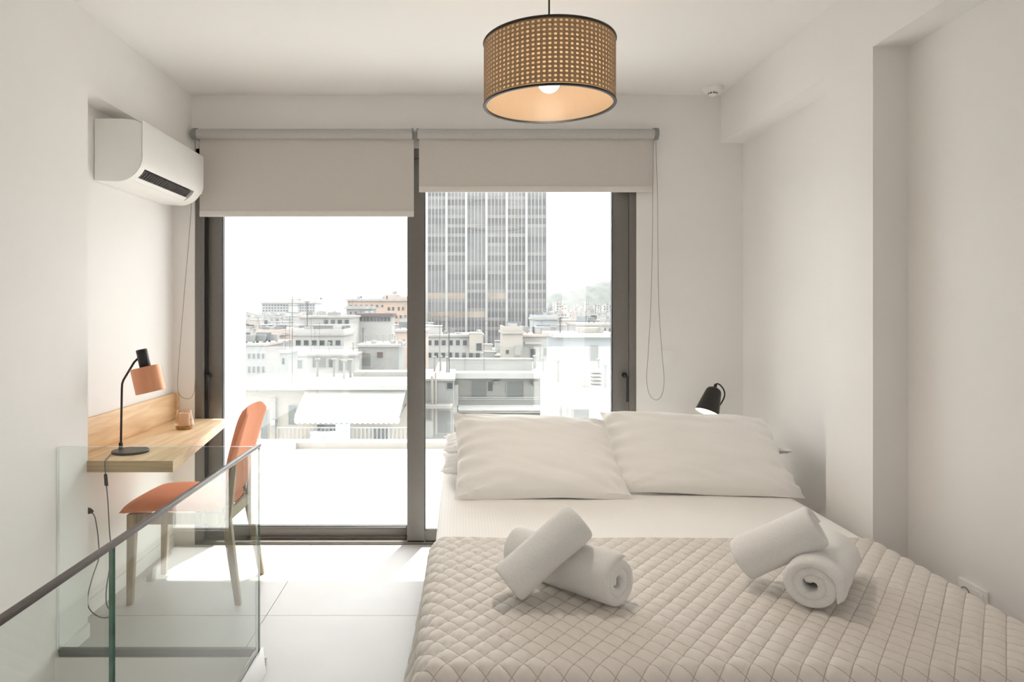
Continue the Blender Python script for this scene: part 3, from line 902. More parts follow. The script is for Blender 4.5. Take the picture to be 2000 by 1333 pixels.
QW, QL, QE = .0585, .074, 2.475
def quilt_h(u, v):
    a, b = u / QW + v / QL, u / QW - v / QL
    s = abs(math.sin(PI * a)) * abs(math.sin(PI * b))
    h = .0085 * s ** .36
    da, db = abs(a - round(a)), abs(b - round(b))
    if da + db < .10: h += .0022 * (1 - (da + db) / .10)
    edge = max(0, 1 - abs(v - QE) / .012)
    h = h * (1 - edge) + .004 * edge
    hv = .006 * noise.noise(Vector((u * 2.3, v * 2.0, 7.7))) + .0045
    return h + .0012 * noise.noise(Vector((u * 30, v * 30, 2))), hv
def seam_shade(m):
    """the darker sewing thread along the diamond seams, in the cloth's own coordinates"""
    nt = m.node_tree; b = nt.nodes['Principled BSDF']
    src = b.inputs['Base Color'].links[0].from_socket
    uv = nt.nodes.new('ShaderNodeUVMap'); uv.uv_map = 'cloth'
    sep = nt.nodes.new('ShaderNodeSeparateXYZ'); nt.links.new(uv.outputs[0], sep.inputs[0])
    def mth(op, a, b_=None):
        n = nt.nodes.new('ShaderNodeMath'); n.operation = op
        for k, x in enumerate((a, b_)):
            if x is None: continue
            if isinstance(x, (int, float)): n.inputs[k].default_value = x
            else: nt.links.new(x, n.inputs[k])
        return n.outputs[0]
    u_, v_ = mth('DIVIDE', sep.outputs[0], QW), mth('DIVIDE', sep.outputs[1], QL)
    def seam(x):
        f = mth('ABSOLUTE', mth('SUBTRACT', mth('FRACT', mth('ADD', x, 0.5)), 0.5))
        return mth('LESS_THAN', f, 0.024)
    fac = mth('MAXIMUM', seam(mth('ADD', u_, v_)), seam(mth('SUBTRACT', u_, v_)))
    mx = nt.nodes.new('ShaderNodeMix'); mx.data_type = 'RGBA'
    nt.links.new(mth('MULTIPLY', fac, 0.75), mx.inputs['Factor'])
    nt.links.new(src, mx.inputs['A']); mx.inputs['B'].default_value = (0.36, 0.31, 0.265, 1)  # seam shade mixed into the base colour
    nt.links.new(mx.outputs['Result'], b.inputs['Base Color'])
seam_shade(M['quilt'])
def quilt_rip(u, v, d, n): return .012 * math.sin(v * 9 + 1.0) * min(1, d * 4) + .006 * noise.noise(Vector((u * 8, v * 6, 3))) * min(1, d * 6)
o = cloth_over('quilt', BX0 - .016, BX1 + .012, BY0 - .035, BY1, BZ + .006, .46, .40, .42, QE, .055, .0046, quilt_h, M['quilt'], flare=.17, ripple=quilt_rip)
tag(o, 'taupe diamond-stitched quilt folded back over the lower bed', 'quilt')

# ================================================================= PILLOWS
def pillow(name, label, TL, TR, BL, BR, front, back, seed, group, sag=.012, wr=.006, outdir=None):
    TL, TR, BL, BR = map(Vector, (TL, TR, BL, BR))
    nrm = ((TR - TL).cross(BL - TL)).normalized()
    if outdir is not None and nrm.dot(Vector(outdir)) < 0: nrm = -nrm
    n, m_ = 64, 44
    V, Fc = [], []
    for s in (1, -1):
        for j in range(m_):
            for i in range(n):
                u, w_ = i / (n - 1), j / (m_ - 1)
                a, b = 2 * u - 1, 2 * w_ - 1
                # edges pull in between the corners
                uu = .5 + .5 * a * (1 - .05 * (1 - b * b)); ww = .5 + .5 * b * (1 - .022 * (1 - a * a))
                p = (TL * (1 - uu) + TR * uu) * (1 - ww) + (BL * (1 - uu) + BR * uu) * ww
                k = max(0, (1 - abs(a) ** 2.6)) ** .52 * max(0, (1 - abs(b) ** 2.3)) ** .52
                th = (front if s > 0 else back) * k
                # creases running in from the corners and the short sides
                cr = 0
                for (ca, cb) in ((-1, -1), (1, -1), (-1, 1), (1, 1)):
                    dx, dy = a - ca, b - cb
                    rr = math.hypot(dx, dy); an = math.atan2(dy, dx)
                    cr += wr * math.sin(an * 13 + seed + ca) * math.exp(-rr * 2.6) * min(1, rr * 5)
                cr += wr * 1.0 * noise.noise(Vector((a * 2.4 + seed, b * 4.5, seed))) + wr * .7 * noise.noise(Vector((a * 1.6 + b * 2.4 + seed, b * 7 - a * 3, 3 + seed)))
                cr += wr * 1.5 * math.sin(b * 19 + 2.5 * noise.noise(Vector((a * 2, b * 2, seed))) + seed) * math.exp(-(1 - abs(a)) * 5.5)
                edge = min(1, 6 * k)
                p = p + nrm * ((s * th if s > 0 else -th) + cr * edge)
                p += nrm * .006 * math.sin(a * 5 + seed) * (1 - k)
                V.append(p)
    for s in (0, 1):
        o_ = s * n * m_
        for j in range(m_ - 1):
            for i in range(n - 1):
                q = (o_ + j * n + i, o_ + j * n + i + 1, o_ + (j + 1) * n + i + 1, o_ + (j + 1) * n + i)
                Fc.append(q if s == 0 else q[::-1])
    mb = MB(); mb.add(V, Fc)
    ob = mb.build(name, M['pillow'], None, smooth=True, weld=True)
    tag(ob, label, 'pillow', group)
    # sewn hem round the case
    return ob
gp = 'white pillows at the head of the bed'
OUT = (0, -1, .5)
pillow('pillow', 'upright white pillow nearest the sliding door, overlapping its neighbour', W(884, 810, 3.34), W(1182, 822, 3.36), W(887, 977, 3.0), W(1237, 975, 3.02), .118, .065, 1.0, gp, outdir=OUT, wr=.0085)
pillow('pillow', 'upright white pillow in front of the black lamp', W(1172, 805, 3.40), W(1494, 818, 3.38), W(1200, 962, 3.10), W(1573, 975, 3.03), .115, .065, 4.2, gp, outdir=OUT, wr=.0085)
UP = (0, 0, 1)
def flat(label, x0, x1, y0, y1, z, seed, tilt=0.0):
    pillow('pillow', label, (x0, y1, z + tilt), (x1, y1, z + tilt), (x0, y0, z), (x1, y0, z), .055, .050, seed, gp, outdir=UP)
flat('flat white pillow lying lowest behind the door-side upright pillow', -.095, .66, 3.27, 3.69, .645, 2.0)
flat('flat white pillow stacked second behind the door-side upright pillow', -.085, .67, 3.30, 3.69, .742, 3.0)
flat('flat white pillow lying lowest behind the lamp-side upright pillow', .73, 1.52, 3.27, 3.69, .645, 5.0)
flat('flat white pillow stacked second behind the lamp-side upright pillow, tip near the pillar', .74, 1.60, 3.30, 3.69, .742, 6.0)

# ================================================================= BEDSIDE LAMP
def bedside_lamp():
    Y = 3.92
    base = Vector((PX(1402, Y), Y, 0))
    t = thing('reading_lamp', 'lit black cone reading lamp rising behind the pillows', 'lamp', base)
    b_ = MB(); b_.lathe([(0, .0005), (.11, .0005), (.115, .006), (.11, .016), (0, .018)], base, n=40); b_.build('base', M['black'], t, smooth=True)
    ax = (W(1386, 803, Y - .03) - W(1393, 757, Y + .02)); a0 = W(1396, 758, Y); a1 = W(1381, 806, Y - .035)
    ax = (a1 - a0).normalized(); L = (a1 - a0).length
    sh = MB(); sh.lathe([(.0, -.002), (.02, 0), (.034, .007), (.042, .02), (.066, L), (.0645, L), (.040, .022), (.032, .01), (0, .003)], a0, ax, 40)
    so = sh.build('lamp_shade', [M['black'], M['shade_in']], t, smooth=True)
    for pl in so.data.polygons:
        c_ = pl.center - a0
        rad = c_ - ax * c_.dot(ax)
        if pl.normal.dot(rad) < 0: pl.material_index = 1
    bl = MB(); bl.lathe([(0, .05), (.02, .06), (.03, .085), (.026, .105), (0.0001, .114)], a0, ax, 20); bl.build('bulb', M['bulb2'], t, smooth=True)
    st = MB(); st.tube([base + Vector((0, 0, .015))] + smooth_path([W(1384, 815, Y + .0) , W(1400, 800, Y + .05), W(1413, 780, Y + .05), W(1415, 766, Y + .03), W(1408, 754, Y), W(1400, 750, Y), W(1396.5, 757, Y)], 6), .0042, 8)
    st.build('stem', M['black'], t, smooth=True)
    nk = MB(); nk.lathe([(0, -.022), (.008, -.022), (.0095, 0), (0, .002)], a0, ax, 14); nk.build('neck', M['black'], t, smooth=True)
bedside_lamp()

# ================================================================= ROLLED TOWELS
def towel(label, A, B, R, seed, squash=1.0, turns=2.6, roll=0.0, tail=.0):
    A, B = Vector(A), Vector(B)
    ax = (B - A).normalized(); L = (B - A).length
    up = Vector((0, 0, 1)); e1 = ax.cross(up).normalized(); e2 = e1.cross(ax).normalized()
    th = R / (turns + .25)
    N = int(34 * turns)
    prof = []
    for k in range(N + 1):
        a = 2 * PI * turns * k / N
        rc = th * .55 + (R - th * 1.0) * (k / N)
        prof.append((a, rc))
    sl = [0, .008, .02, .045, .10, .2, .35, .5, .65, .8, .9, .955, .98, .992, 1]
    V, Fc = [], []
    m2 = (N + 1) * 2
    for si, s in enumerate(sl):
        dend = min(s, 1 - s) * L
        f_ = min(1, dend / .016); tk = .30 + .70 * math.sqrt(1 - (1 - f_) ** 2)
        for side in (1, -1):
            rng = range(N + 1) if side == 1 else range(N, -1, -1)
            for k in rng:
                a, rc = prof[k]
                rr = rc + side * th * .46 * tk
                # ends of the band come to a soft edge
                kk = min(k, N - k) / 3
                if kk < 1: rr = rc + side * th * .46 * tk * math.sqrt(max(0.02, 1 - (1 - kk) ** 2))
                q = a + roll
                x, y = rr * math.cos(q), rr * math.sin(q) * squash
                wob = 1 + .05 * noise.noise(Vector((math.cos(q) * 1.3 + seed, math.sin(q) * 1.3, s * 3 + seed))) + .012 * noise.noise(Vector((x * 60, y * 60, s * 20 + seed)))
                tele = .018 * (rc / R - .55) * (1 if s > .5 else -1) * (1 - f_ * .5) * min(1, max(0, 1 - dend / .06))
                V.append(A + ax * (s * L + tele) + e1 * x * wob + e2 * y * wob)
    for si in range(len(sl) - 1):
        for k in range(m2):
            k2 = (k + 1) % m2
            Fc.append((si * m2 + k, si * m2 + k2, (si + 1) * m2 + k2, (si + 1) * m2 + k))
    for si, fl_ in ((0, False), (len(sl) - 1, True)):
        o_ = si * m2
        for k in range(N):
            q = (o_ + k, o_ + k + 1, o_ + m2 - 2 - k, o_ + m2 - 1 - k)
            Fc.append(q if fl_ else q[::-1])
    mb = MB(); mb.add(V, Fc)
    ob = mb.build('rolled_towel', M['towel'], None, smooth=True)
    tag(ob, label, 'towel', 'rolled white towels on the quilt')
    return ob
towel('rolled white towel lying flat on the quilt, coil end towards the bed centre', W(1014, 1077, 2.19), W(1212, 1136, 1.885), .077, 1.0, 1.02, 2.4, roll=-.6)
towel('rolled white towel propped across the flat-lying towel on the chair side', W(994, 1144, 1.92), W(1134, 1019, 1.967), .070, 3.0, .95, 2.4, roll=1.9)
towel('rolled white towel lying with its large coil facing the foot of the bed', W(1622, 1080, 2.15), W(1585, 1146, 1.86), .086, 5.0, .90, 2.5, roll=.5)
towel('rolled white towel leaning on the large-coil towel, on the wall socket side', W(1450, 1096, 2.05), W(1597, 1030, 1.955), .072, 7.0, .95, 2.4, roll=.7)

# ================================================================= TERRACE
TX = -1.654
t_ = MB(); t_.box(TX, 4.2, YB + .25, 7.0, -.25, 0.0); t_.box(DX0, DX1, YB + .13, YB + .25, -.2, 0.012)
struct(t_.build('terrace_floor', M['terrace']), 'sunlit white terrace floor outside the door')
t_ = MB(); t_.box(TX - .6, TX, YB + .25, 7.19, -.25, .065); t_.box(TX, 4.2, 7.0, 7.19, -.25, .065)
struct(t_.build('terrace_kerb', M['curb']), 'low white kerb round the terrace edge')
t_ = MB(); t_.box(TX - .3, TX, YB + .25, 5.342, 0, 3.0)
struct(t_.build('wall_terrace', M['terrace']), 'white side wall of the terrace')
t_ = MB(); t_.box(-2.2, 4.2, YB + .25, 5.29, 2.53, 2.75)
struct(t_.build('terrace_canopy', M['terrace']), 'concrete canopy over the terrace door')
t_ = MB(); t_.box(-2.6, 4.5, YB + .3, 7.15, -24, -.25)
struct(t_.build('wall_block', M['c_white']))
gb = thing('terrace_balustrade', 'frameless clear glass balustrade on the terrace kerb', 'balustrade', (0, 7.1, .065))
xp = [-2.2, PX(620, 7.1), PX(1055, 7.1), 3.3]
for a, b2 in zip(xp[:-1], xp[1:]):
    p = MB(); p.box(a + .006, b2 - .006, 7.094, 7.106, .066, 1.03); p.build('pane', M['glass'], gb)

# ================================================================= CITY
GZ = -24.0
g_ = MB(); g_.box(-1800, 1800, 10, 4000, GZ - 1, GZ)
struct(g_.build('ground', M['ground']))

def building(label, x0, x1, yt, Y, depth, m, wins=(), group=None, slab=True, parapet=False, name='apartment_building', cat='building', shutter=False, extras=None, roof=None, clutter=7):
    X0, X1, ZT = PX(x0, Y), PX(x1, Y), PZ(yt, Y)
    t = thing(name, label, cat, ((X0 + X1) / 2, Y + depth / 2, GZ), group)
    b = MB(); b.box(X0, X1, Y, Y + depth, GZ, ZT); wall = b.build('wall', M[m], t)
    s = Y / 60.0
    if slab:
        r = MB(); r.box(X0 - .12 * s, X1 + .12 * s, Y - .25 * s, Y + depth, ZT, ZT + .18 * s); r.build('roof_slab', M[roof or 'c_roof'], t)
    if parapet:
        r = MB(); th = .15 * s; h = .9
        r.box(X0, X1, Y, Y + th, ZT, ZT + h); r.box(X0, X0 + th, Y + th, Y + depth, ZT, ZT + h); r.box(X1 - th, X1, Y + th, Y + depth, ZT, ZT + h)
        r.build('parapet', M[m], t)
    for w_ in wins:
        a0, a1, b0, b1 = PX(w_[0], Y), PX(w_[2], Y), PZ(w_[3], Y), PZ(w_[1], Y)
        k = (a1 - a0) * .08
        fm = MB(); d0, d1 = Y - .06 * s, Y - .0
        fm.box(a0 - k, a0, d0, d1, b0 - k, b1 + k); fm.box(a1, a1 + k, d0, d1, b0 - k, b1 + k); fm.box(a0, a1, d0, d1, b1, b1 + k); fm.box(a0, a1, d0, d1, b0 - k, b0)
        wo = fm.build('window', M['c_frame'], t)
        pn = MB(); pn.box(a0, a1, Y - .02 * s, Y, b0, b1)
        kind = w_[4] if len(w_) > 4 else 'c_pane'
        if kind == 'c_shutter':
            nn = max(3, int((b1 - b0) / (.09 * s * 2)))
            for q in range(nn):
                zz = b0 + (b1 - b0) * (q + .5) / nn
                pn.box(a0, a1, Y - .045 * s, Y - .02 * s, zz - .3 * (b1 - b0) / nn, zz + .3 * (b1 - b0) / nn)
        pn.build('shutter' if kind == 'c_shutter' else 'pane', M[kind], wo)
    if extras: extras(t, X0, X1, Y, ZT, depth)
    crn = random.Random(int(x0 * 13 + yt))
    zr = ZT + (.18 * s if slab else 0)
    for q in range(clutter):
        cx_, cy_ = X0 + (X1 - X0) * crn.uniform(.06, .92), Y + depth * crn.uniform(.12, .8)
        k = crn.choice(['water_tank', 'roof_unit', 'antenna', 'solar_panel', 'vent_pipe', 'antenna', 'roof_unit'] if Y > 75 else ['vent_pipe', 'antenna', 'vent_pipe', 'vent_pipe'])
        e = max(1, Y / 70)
        b = MB()
        if k == 'water_tank':
            b.lathe([(0, 0), (.5, 0), (.5, 1.0), (.3, 1.15), (0, 1.2)], (cx_, cy_, zr), n=10); mt = 'c_roof'
        elif k == 'roof_unit':
            b.box(cx_ - .6, cx_ + .6, cy_ - .4, cy_ + .4, zr + .15, zr + .95); b.box(cx_ - .5, cx_ - .4, cy_ - .4, cy_ + .4, zr, zr + .15); b.box(cx_ + .4, cx_ + .5, cy_ - .4, cy_ + .4, zr, zr + .15); mt = crn.choice(['c_grey', 'c_shutter', 'c_white'])
        elif k == 'antenna':
            h = crn.uniform(1.6, 3.4); b.tube([(cx_, cy_, zr), (cx_, cy_, zr + h)], .013 * e, 5)
            for z_ in (.1, .35, .6): b.tube([(cx_ - .5 + z_ * .4, cy_, zr + h - z_), (cx_ + .5 - z_ * .4, cy_, zr + h - z_)], .008 * e, 4)
            mt = 'c_metal'
        elif k == 'solar_panel':
            b.hexa([(cx_ - .9, cy_ - .5, zr + .2), (cx_ + .9, cy_ - .5, zr + .2), (cx_ + .9, cy_ + .6, zr + 1.1), (cx_ - .9, cy_ + .6, zr + 1.1)], [(cx_ - .9, cy_ - .5, zr + .28), (cx_ + .9, cy_ - .5, zr + .28), (cx_ + .9, cy_ + .6, zr + 1.18), (cx_ - .9, cy_ + .6, zr + 1.18)]); mt = 'c_pane'
        else:
            b.tube([(cx_, cy_, zr), (cx_, cy_, zr + .7)], .05, 8); b.box(cx_ - .1, cx_ + .1, cy_ - .1, cy_ + .1, zr + .7, zr + .76); mt = 'c_grey'
        b.build(k, M[mt], t)
    return t
def hut(t, x0, x1, yt, yb, Y, d, m, name='stair_hut'):
    b = MB(); b.box(PX(x0, Y), PX(x1, Y), Y, Y + d, PZ(yb, Y), PZ(yt, Y)); b.box(PX(x0 - 1, Y), PX(x1 + 1, Y), Y - .1, Y + d, PZ(yt, Y), PZ(yt - 1, Y))
    return b.build(name, M[m], t)
def mast(t, x, y0, y1, Y, r=.04, arms=True):
    b = MB(); b.tube([W(x, y1, Y), W(x, y0, Y)], r, 6)
    if arms:
        for k in range(3):
            z = y0 + 2 + 3 * k
            b.tube([W(x - 5 + k, z, Y), W(x + 5 - k, z, Y)], r * .6, 4)
    return b.build('antenna', M['c_metal'], t)

# ---- the glass tower
def tower():
    Y = 250.0; dep = 30
    xsx = [833.6, 872, 910.5, 950, 989.5, 1028, 1068.5]
    X = [PX(x, Y) for x in xsx]
    t = thing('office_tower', 'tall dark glass office tower with white vertical piers', 'tower', ((X[0] + X[-1]) / 2, Y + dep / 2, GZ))
    FH = 3.38; nfl = 27; base = PZ(700, Y)
    ztop = base + FH * nfl
    core = MB(); core.box(X[0] + .3, X[-1] - .3, Y + .5, Y + dep, GZ, ztop); core.build('core', M['t_span'], t)
    sd_ = MB()
    for sx, a, b_ in ((-1, X[0], X[0] + .3), (1, X[-1] - .3, X[-1])): sd_.box(a, b_, Y + .5, Y + dep, GZ, ztop)
    sd_.build('side_cladding', M['t_pier'], t)
    for x in X:
        p = MB(); p.box(x - .42, x + .42, Y - .55, Y + .5, GZ, ztop); p.build('pier', M['t_pier'], t)
    pr = MB(); pr.box(X[0] - .4, X[-1] + .4, Y - .5, Y + dep, ztop, ztop + 3); pr.build('crown', M['t_pier'], t)
    rnd = random.Random(4)
    tan = {}
    pm, sm_ = {}, {}
    for i in range(6):
        xa, xb = X[i] + .42, X[i + 1] - .42
        for k in range(nfl):
            z = base + k * FH
            if z + FH < GZ: continue
            kk = k
            # storeys whose city reflections are painted tan into the panes
            y_px = CY + (EYE - (z + 1.2)) * F / Y
            m = 't_glass' if rnd.random() < .62 else 't_glass2'
            if 568 < y_px < 590: m = 't_tan' if rnd.random() < .65 else 't_glass'
            elif 590 < y_px < 622 and i < 3 and rnd.random() < .5: m = 't_tan'
            elif y_px > 626 and rnd.random() < .2: m = 't_tan'
            key = (i, m)
            g = MB(); g.box(xa, xb, Y + .25, Y + .5, z + 1.15 + .05, z + FH); g.build('window_band', M[m], t)
            s = MB(); s.box(xa, xb, Y + .18, Y + .5, z, z + 1.2); s.build('spandrel', M['t_span' if rnd.random() < .6 else 't_glass2'], t)
        n = 5
        for q in range(1, n):
            xm_ = xa + (xb - xa) * q / n
            mu = MB(); mu.box(xm_ - .10, xm_ + .10, Y + .0, Y + .3, GZ, ztop); mu.build('mullion', M['t_pier'], t)
tower()

# ---- left view: far to near
def rows(x0, x1, y0, y1, nx, ny, fx=.55, fy=.5, kind='c_pane'):
    o = []
    for i in range(nx):
        for j in range(ny):
            a = x0 + (x1 - x0) * (i + .5 - fx / 2) / nx; b = y0 + (y1 - y0) * (j + .5 - fy / 2) / ny
            o.append((a, b, a + (x1 - x0) * fx / nx, b + (y1 - y0) * fy / ny, kind))
    return o
def far_extra(t, X0, X1, Y, ZT, d):
    hut(t, 565, 582, 585, 612, Y - 1, 20, 'c_white', 'lift_tower')
building('long pale blue office block far off on the horizon, its white lift tower between wings', 510, 616, 592.5, 880, 40, 'c_blue', rows(512, 564, 594, 610, 9, 3) + rows(584, 615, 594, 610, 6, 3), slab=True, extras=far_extra, name='office_block')
cr = thing('tower_crane', 'thin tower crane with long jib over the far blue block', 'crane', (PX(620, 920), 920, GZ))
b = MB(); b.tube([W(617, 640, 920), W(617, 578, 920)], .55, 4); b.build('mast', M['c_metal'], cr)
b = MB(); b.tube([W(541, 582, 920), W(629, 582, 920)], .45, 4); b.tube([W(617, 578, 920), W(560, 582, 920)], .2, 4); b.build('jib', M['c_metal'], cr)
b = MB(); b.box(PX(625, 920), PX(629, 920), 919, 921, PZ(586, 920), PZ(582, 920)); b.build('counterweight', M['c_metal'], cr)

def salmon_extra(t, X0, X1, Y, ZT, d):
    b = MB(); b.box(PX(720, Y), PX(800, Y), Y + .5, Y + d, ZT, PZ(583.5, Y)); b.build('upper_storey', M['c_salmon'], t)
    b = MB(); b.box(PX(750, Y), PX(774, Y), Y + .6, Y + d, PZ(583.5, Y), PZ(575.5, Y)); b.box(PX(774, Y), PX(800, Y), Y + .6, Y + d, PZ(583.5, Y), PZ(579, Y)); b.build('penthouse', M['c_pink'], t)
    b = MB(); b.lathe([(0, 0), (.8, .1), (.9, .8), (.5, 1.4), (0, 1.5)], W(771, 575.5, Y + 3), n=10); b.build('water_tank', M['c_grey'], t)
    for k, (a, b0, c_, d_) in enumerate([(722, 586, 727, 593), (733, 586, 738, 593), (744, 586, 749, 593), (754, 578, 757, 585), (757, 600, 762, 607), (766, 600, 770, 607), (777, 600, 781, 607), (785, 600, 789, 607)]):
        q = MB(); q.box(PX(a, Y), PX(c_, Y), Y - .1 + (.5 if b0 < 595 else 0), Y + .6, PZ(d_, Y), PZ(b0, Y)); q.build('window', M['c_pane'], t)
building('salmon stepped apartment block with a roof tank on the skyline', 678, 800, 588.5, 230, 18, 'c_salmon', rows(680, 752, 595, 601, 7, 1, .4, .7) + rows(752, 796, 612, 640, 5, 2, .4, .4), extras=salmon_extra)

def dark_extra(t, X0, X1, Y, ZT, d):
    b = MB(); b.box(X0 - .4, X1 + .4, Y - 1.0, Y + d, ZT, ZT + .75); b.build('dark_roof_band', M['c_dark'], t)
building('low flat pavilion with dark brown roof band and glazed front', 700, 765, 618.5, 165, 8, 'c_white', rows(702, 763, 620, 628, 9, 1, .8, .95), slab=False, extras=dark_extra)
building('grey block with flat top under the salmon building', 676, 724, 604, 190, 12, 'c_grey', rows(680, 720, 607, 616, 4, 1, .4, .5), parapet=True)

def mid_extra(t, X0, X1, Y, ZT, d):
    for yy in (636, 656):
        b = MB(); b.box(X0 - 4, X1 + 1, Y - 1.6, Y, PZ(yy, Y), PZ(yy - 3, Y)); b.build('balcony', M['c_white'], t)
    mast(t, 600, 588, 660, Y - 3, .12)
    hut(t, 640, 660, 611, 622, Y + 2, 4, 'c_grey')
building('wide white apartment block with a long strip of balcony glazing', 584, 684, 621, 150, 14, 'c_white',
         rows(630, 684, 624, 635, 4, 1, .6, .8) + rows(585, 676, 645, 655, 8, 1, .85, .9) + rows(590, 676, 664, 680, 5, 1, .55, .7), extras=mid_extra)
building('cream corner block with a flat slab roof near the white block', 500, 547, 656, 105, 10, 'c_pink', rows(502, 546, 664, 674, 4, 1, .5, .8) + rows(502, 546, 684, 694, 4, 1, .5, .7), parapet=True)
building('grey block with shuttered windows low beside the terrace wall', 452, 520, 676, 80, 12, 'c_grey', rows(482, 519, 690, 702, 4, 1, .5, .8) + rows(482, 519, 715, 730, 4, 1, .5, .8))
building('narrow stair tower of grey concrete above the foreground roof', 546, 563, 690, 52, 3, 'c_grey', [(551, 700, 556, 712)], slab=True, name='stair_tower')
building('white penthouse with shutters behind the stair tower', 563, 694, 696, 58, 7, 'c_white', [(611, 681 + 18, 637, 718, 'c_shutter'), (642, 702, 652, 718), (574, 704, 590, 720, 'c_shutter'), (662, 704, 682, 724, 'c_shutter')])
building('pale block with long upper terrace behind the white penthouse', 570, 672, 656, 100, 9, 'c_white', rows(575, 668, 664, 676, 6, 1, .6, .8) + rows(590, 668, 684, 696, 4, 1, .6, .8), parapet=True)
def box_extra(t, X0, X1, Y, ZT, d):
    mast(t, 709, 640, 676, Y + 1, .035)
    b = MB()
    for x in (722, 760, 775): b.box(PX(x, Y), PX(x + 9, Y), Y + 1, Y + 2.2, ZT + .1, PZ(667, Y))
    b.build('roof_units', M['c_roof'], t)
building('grey rooftop room with one square dark window', 700, 779, 677, 62, 6, 'c_grey', [(736, 688, 748, 700, 'c_dark'), (706, 690, 724, 716, 'c_shutter')], extras=box_extra)
building('pink gable-end block at the edge behind the rooftop room', 772, 830, 649, 88, 10, 'c_pink', [(784, 664, 790, 676)])

# foreground block with the awning
def awning_block():
    Y = 25.0
    def ex(t, X0, X1, Y_, ZT, d):
        b = MB(); b.box(X0 - .3, X1 + .2, Y - .5, Y - .0, ZT - .04, ZT + .12); b.build('cornice', M['c_white'], t)
        b = MB(); b.box(PX(690, 29), PX(800, 29), 29, 30, ZT, PZ(727, 29)); b.build('roof_kerb', M['c_white'], t)
        # awning canvas and valance
        a0, a1, c0, c1 = W(597, 763, Y - .05), W(793, 763, Y - .05), W(575, 815, 23.4), W(780, 815, 23.4)
        dz = Vector((0, 0, .03))
        aw = MB(); aw.hexa([a0, a1, c1, c0], [a0 + dz, a1 + dz, c1 + dz, c0 + dz]); aw.build('awning', M['c_awning'], t)
        vl = MB(); nseg = 20
        for k in range(nseg):
            p0, p1 = c0.lerp(c1, k / nseg), c0.lerp(c1, (k + 1) / nseg)
            mid = (p0 + p1) / 2
            vl.prism([p0, p1, p1 - Vector((0, 0, .19)), mid - Vector((0, 0, .24)), p0 - Vector((0, 0, .19))], [q + Vector((0, .015, 0)) for q in (p0, p1, p1 - Vector((0, 0, .19)), mid - Vector((0, 0, .24)), p0 - Vector((0, 0, .19)))])
        vl.build('valance', M['c_awning'], t)
        ar = MB(); ar.tube([a0 - Vector((0, 0, .5)), c0], .025, 6); ar.tube([a1 - Vector((0, 0, .5)), c1], .025, 6); ar.build('awning_arms', M['c_metal'], t)
        # balcony with railing
        bx0, bx1 = PX(545, 23.6), PX(800, 23.6)
        sb = MB(); sb.box(bx0, bx1, 23.3, Y, -4.5, -4.3); sb.build('balcony_slab', M['c_grey'], t)
        rl = MB(); rl.tube([(bx0, 23.35, PZ(836, 23.35)), (bx1, 23.35, PZ(836, 23.35))], .025, 6)
        rl.build('handrail', M['c_frame'], t)
        for k in range(34):
            xx = bx0 + (bx1 - bx0) * k / 33
            q = MB(); q.box(xx - .012, xx + .012, 23.34, 23.36, -4.3, PZ(836, 23.35)); q.build('baluster', M['c_frame'], t)
        pp = MB(); pp.tube([W(537, 778, Y - .1), W(537, 900, Y - .1)], .05, 8); pp.build('drainpipe', M['c_grey'], t)
        ac_ = MB(); ac_.box(PX(533, Y), PX(542, Y), Y - .35, Y - .02, PZ(828, Y), PZ(818, Y)); ac_.build('air_unit', M['c_white'], t)
    building('near apartment block with white sun awning below its flat roof', 430, 800, 757, Y, 5.4, 'c_cream',
             [(564, 792, 579, 830, 'c_shutter'), (510, 800, 524, 860, 'c_shutter'), (728, 836, 757, 880, 'c_pane'), (620, 830, 660, 880, 'c_pane')], extras=ex, slab=False, clutter=5)
    # laundry on the railing
    def cloth(label, x0, x1, y0, y1, Yc, seed):
        n, m_ = 12, 8; v = []
        for s in (0, .02):
            for j in range(m_):
                for i in range(n):
                    u, q = i / (n - 1), j / (m_ - 1)
                    p = W(x0 + (x1 - x0) * u, y0 + (y1 - y0) * q, Yc)
                    v.append(p + Vector((0, s + .05 * math.sin(u * 9 + seed + q * 2), 0)))
        f = []
        for s in (0, 1):
            o_ = s * n * m_
            for j in range(m_ - 1):
                for i in range(n - 1):
                    q = (o_ + j * n + i, o_ + j * n + i + 1, o_ + (j + 1) * n + i + 1, o_ + (j + 1) * n + i); f.append(q if s else q[::-1])
        mb = MB(); mb.add(v, f); o = mb.build('laundry_sheet', M['laundry'], smooth=True); tag(o, label, 'laundry', 'laundry drying under the awning')
    cloth('wide pale blue patterned sheet hung on the balcony rail under the awning', 605, 655, 843, 875, 23.2, 0)
    cloth('smaller bluish cloth bunched high on the balcony rail', 655, 684, 829, 868, 23.15, 2)
awning_block()
# ---- right view
def r1(t, X0, X1, Y, ZT, d):
    hut(t, 828, 862, 638, 658, Y + 2, 5, 'c_white')
    h = hut(t, 917, 943, 652, 690, Y - 1.5, 4, 'c_cream', 'roof_cabin')
    q = MB(); q.box(PX(930, Y), PX(940, Y), Y - 1.62, Y - 1.5, PZ(684, Y), PZ(670, Y)); q.build('cabin_window', M['c_pane'], t)
    b = MB()
    for x, w_, h_ in ((870, 5, 12), (897, 6, 9), (925, 10, 10), (936, 6, 14)):
        b.lathe([(0, 0), (PX(x + w_, Y) - PX(x, Y), 0), (PX(x + w_, Y) - PX(x, Y), h_ * .08), (0, h_ * .085)], W(x, 658, Y + 3), n=10)
    b.build('water_tanks', M['c_roof'], t)
building('white flat-roofed block at the foot of the glass tower, roof cabin on it', 800, 944, 658, 115, 12, 'c_white', rows(832, 915, 664, 676, 6, 1, .55, .8) + rows(832, 940, 688, 700, 8, 1, .55, .8), extras=r1)
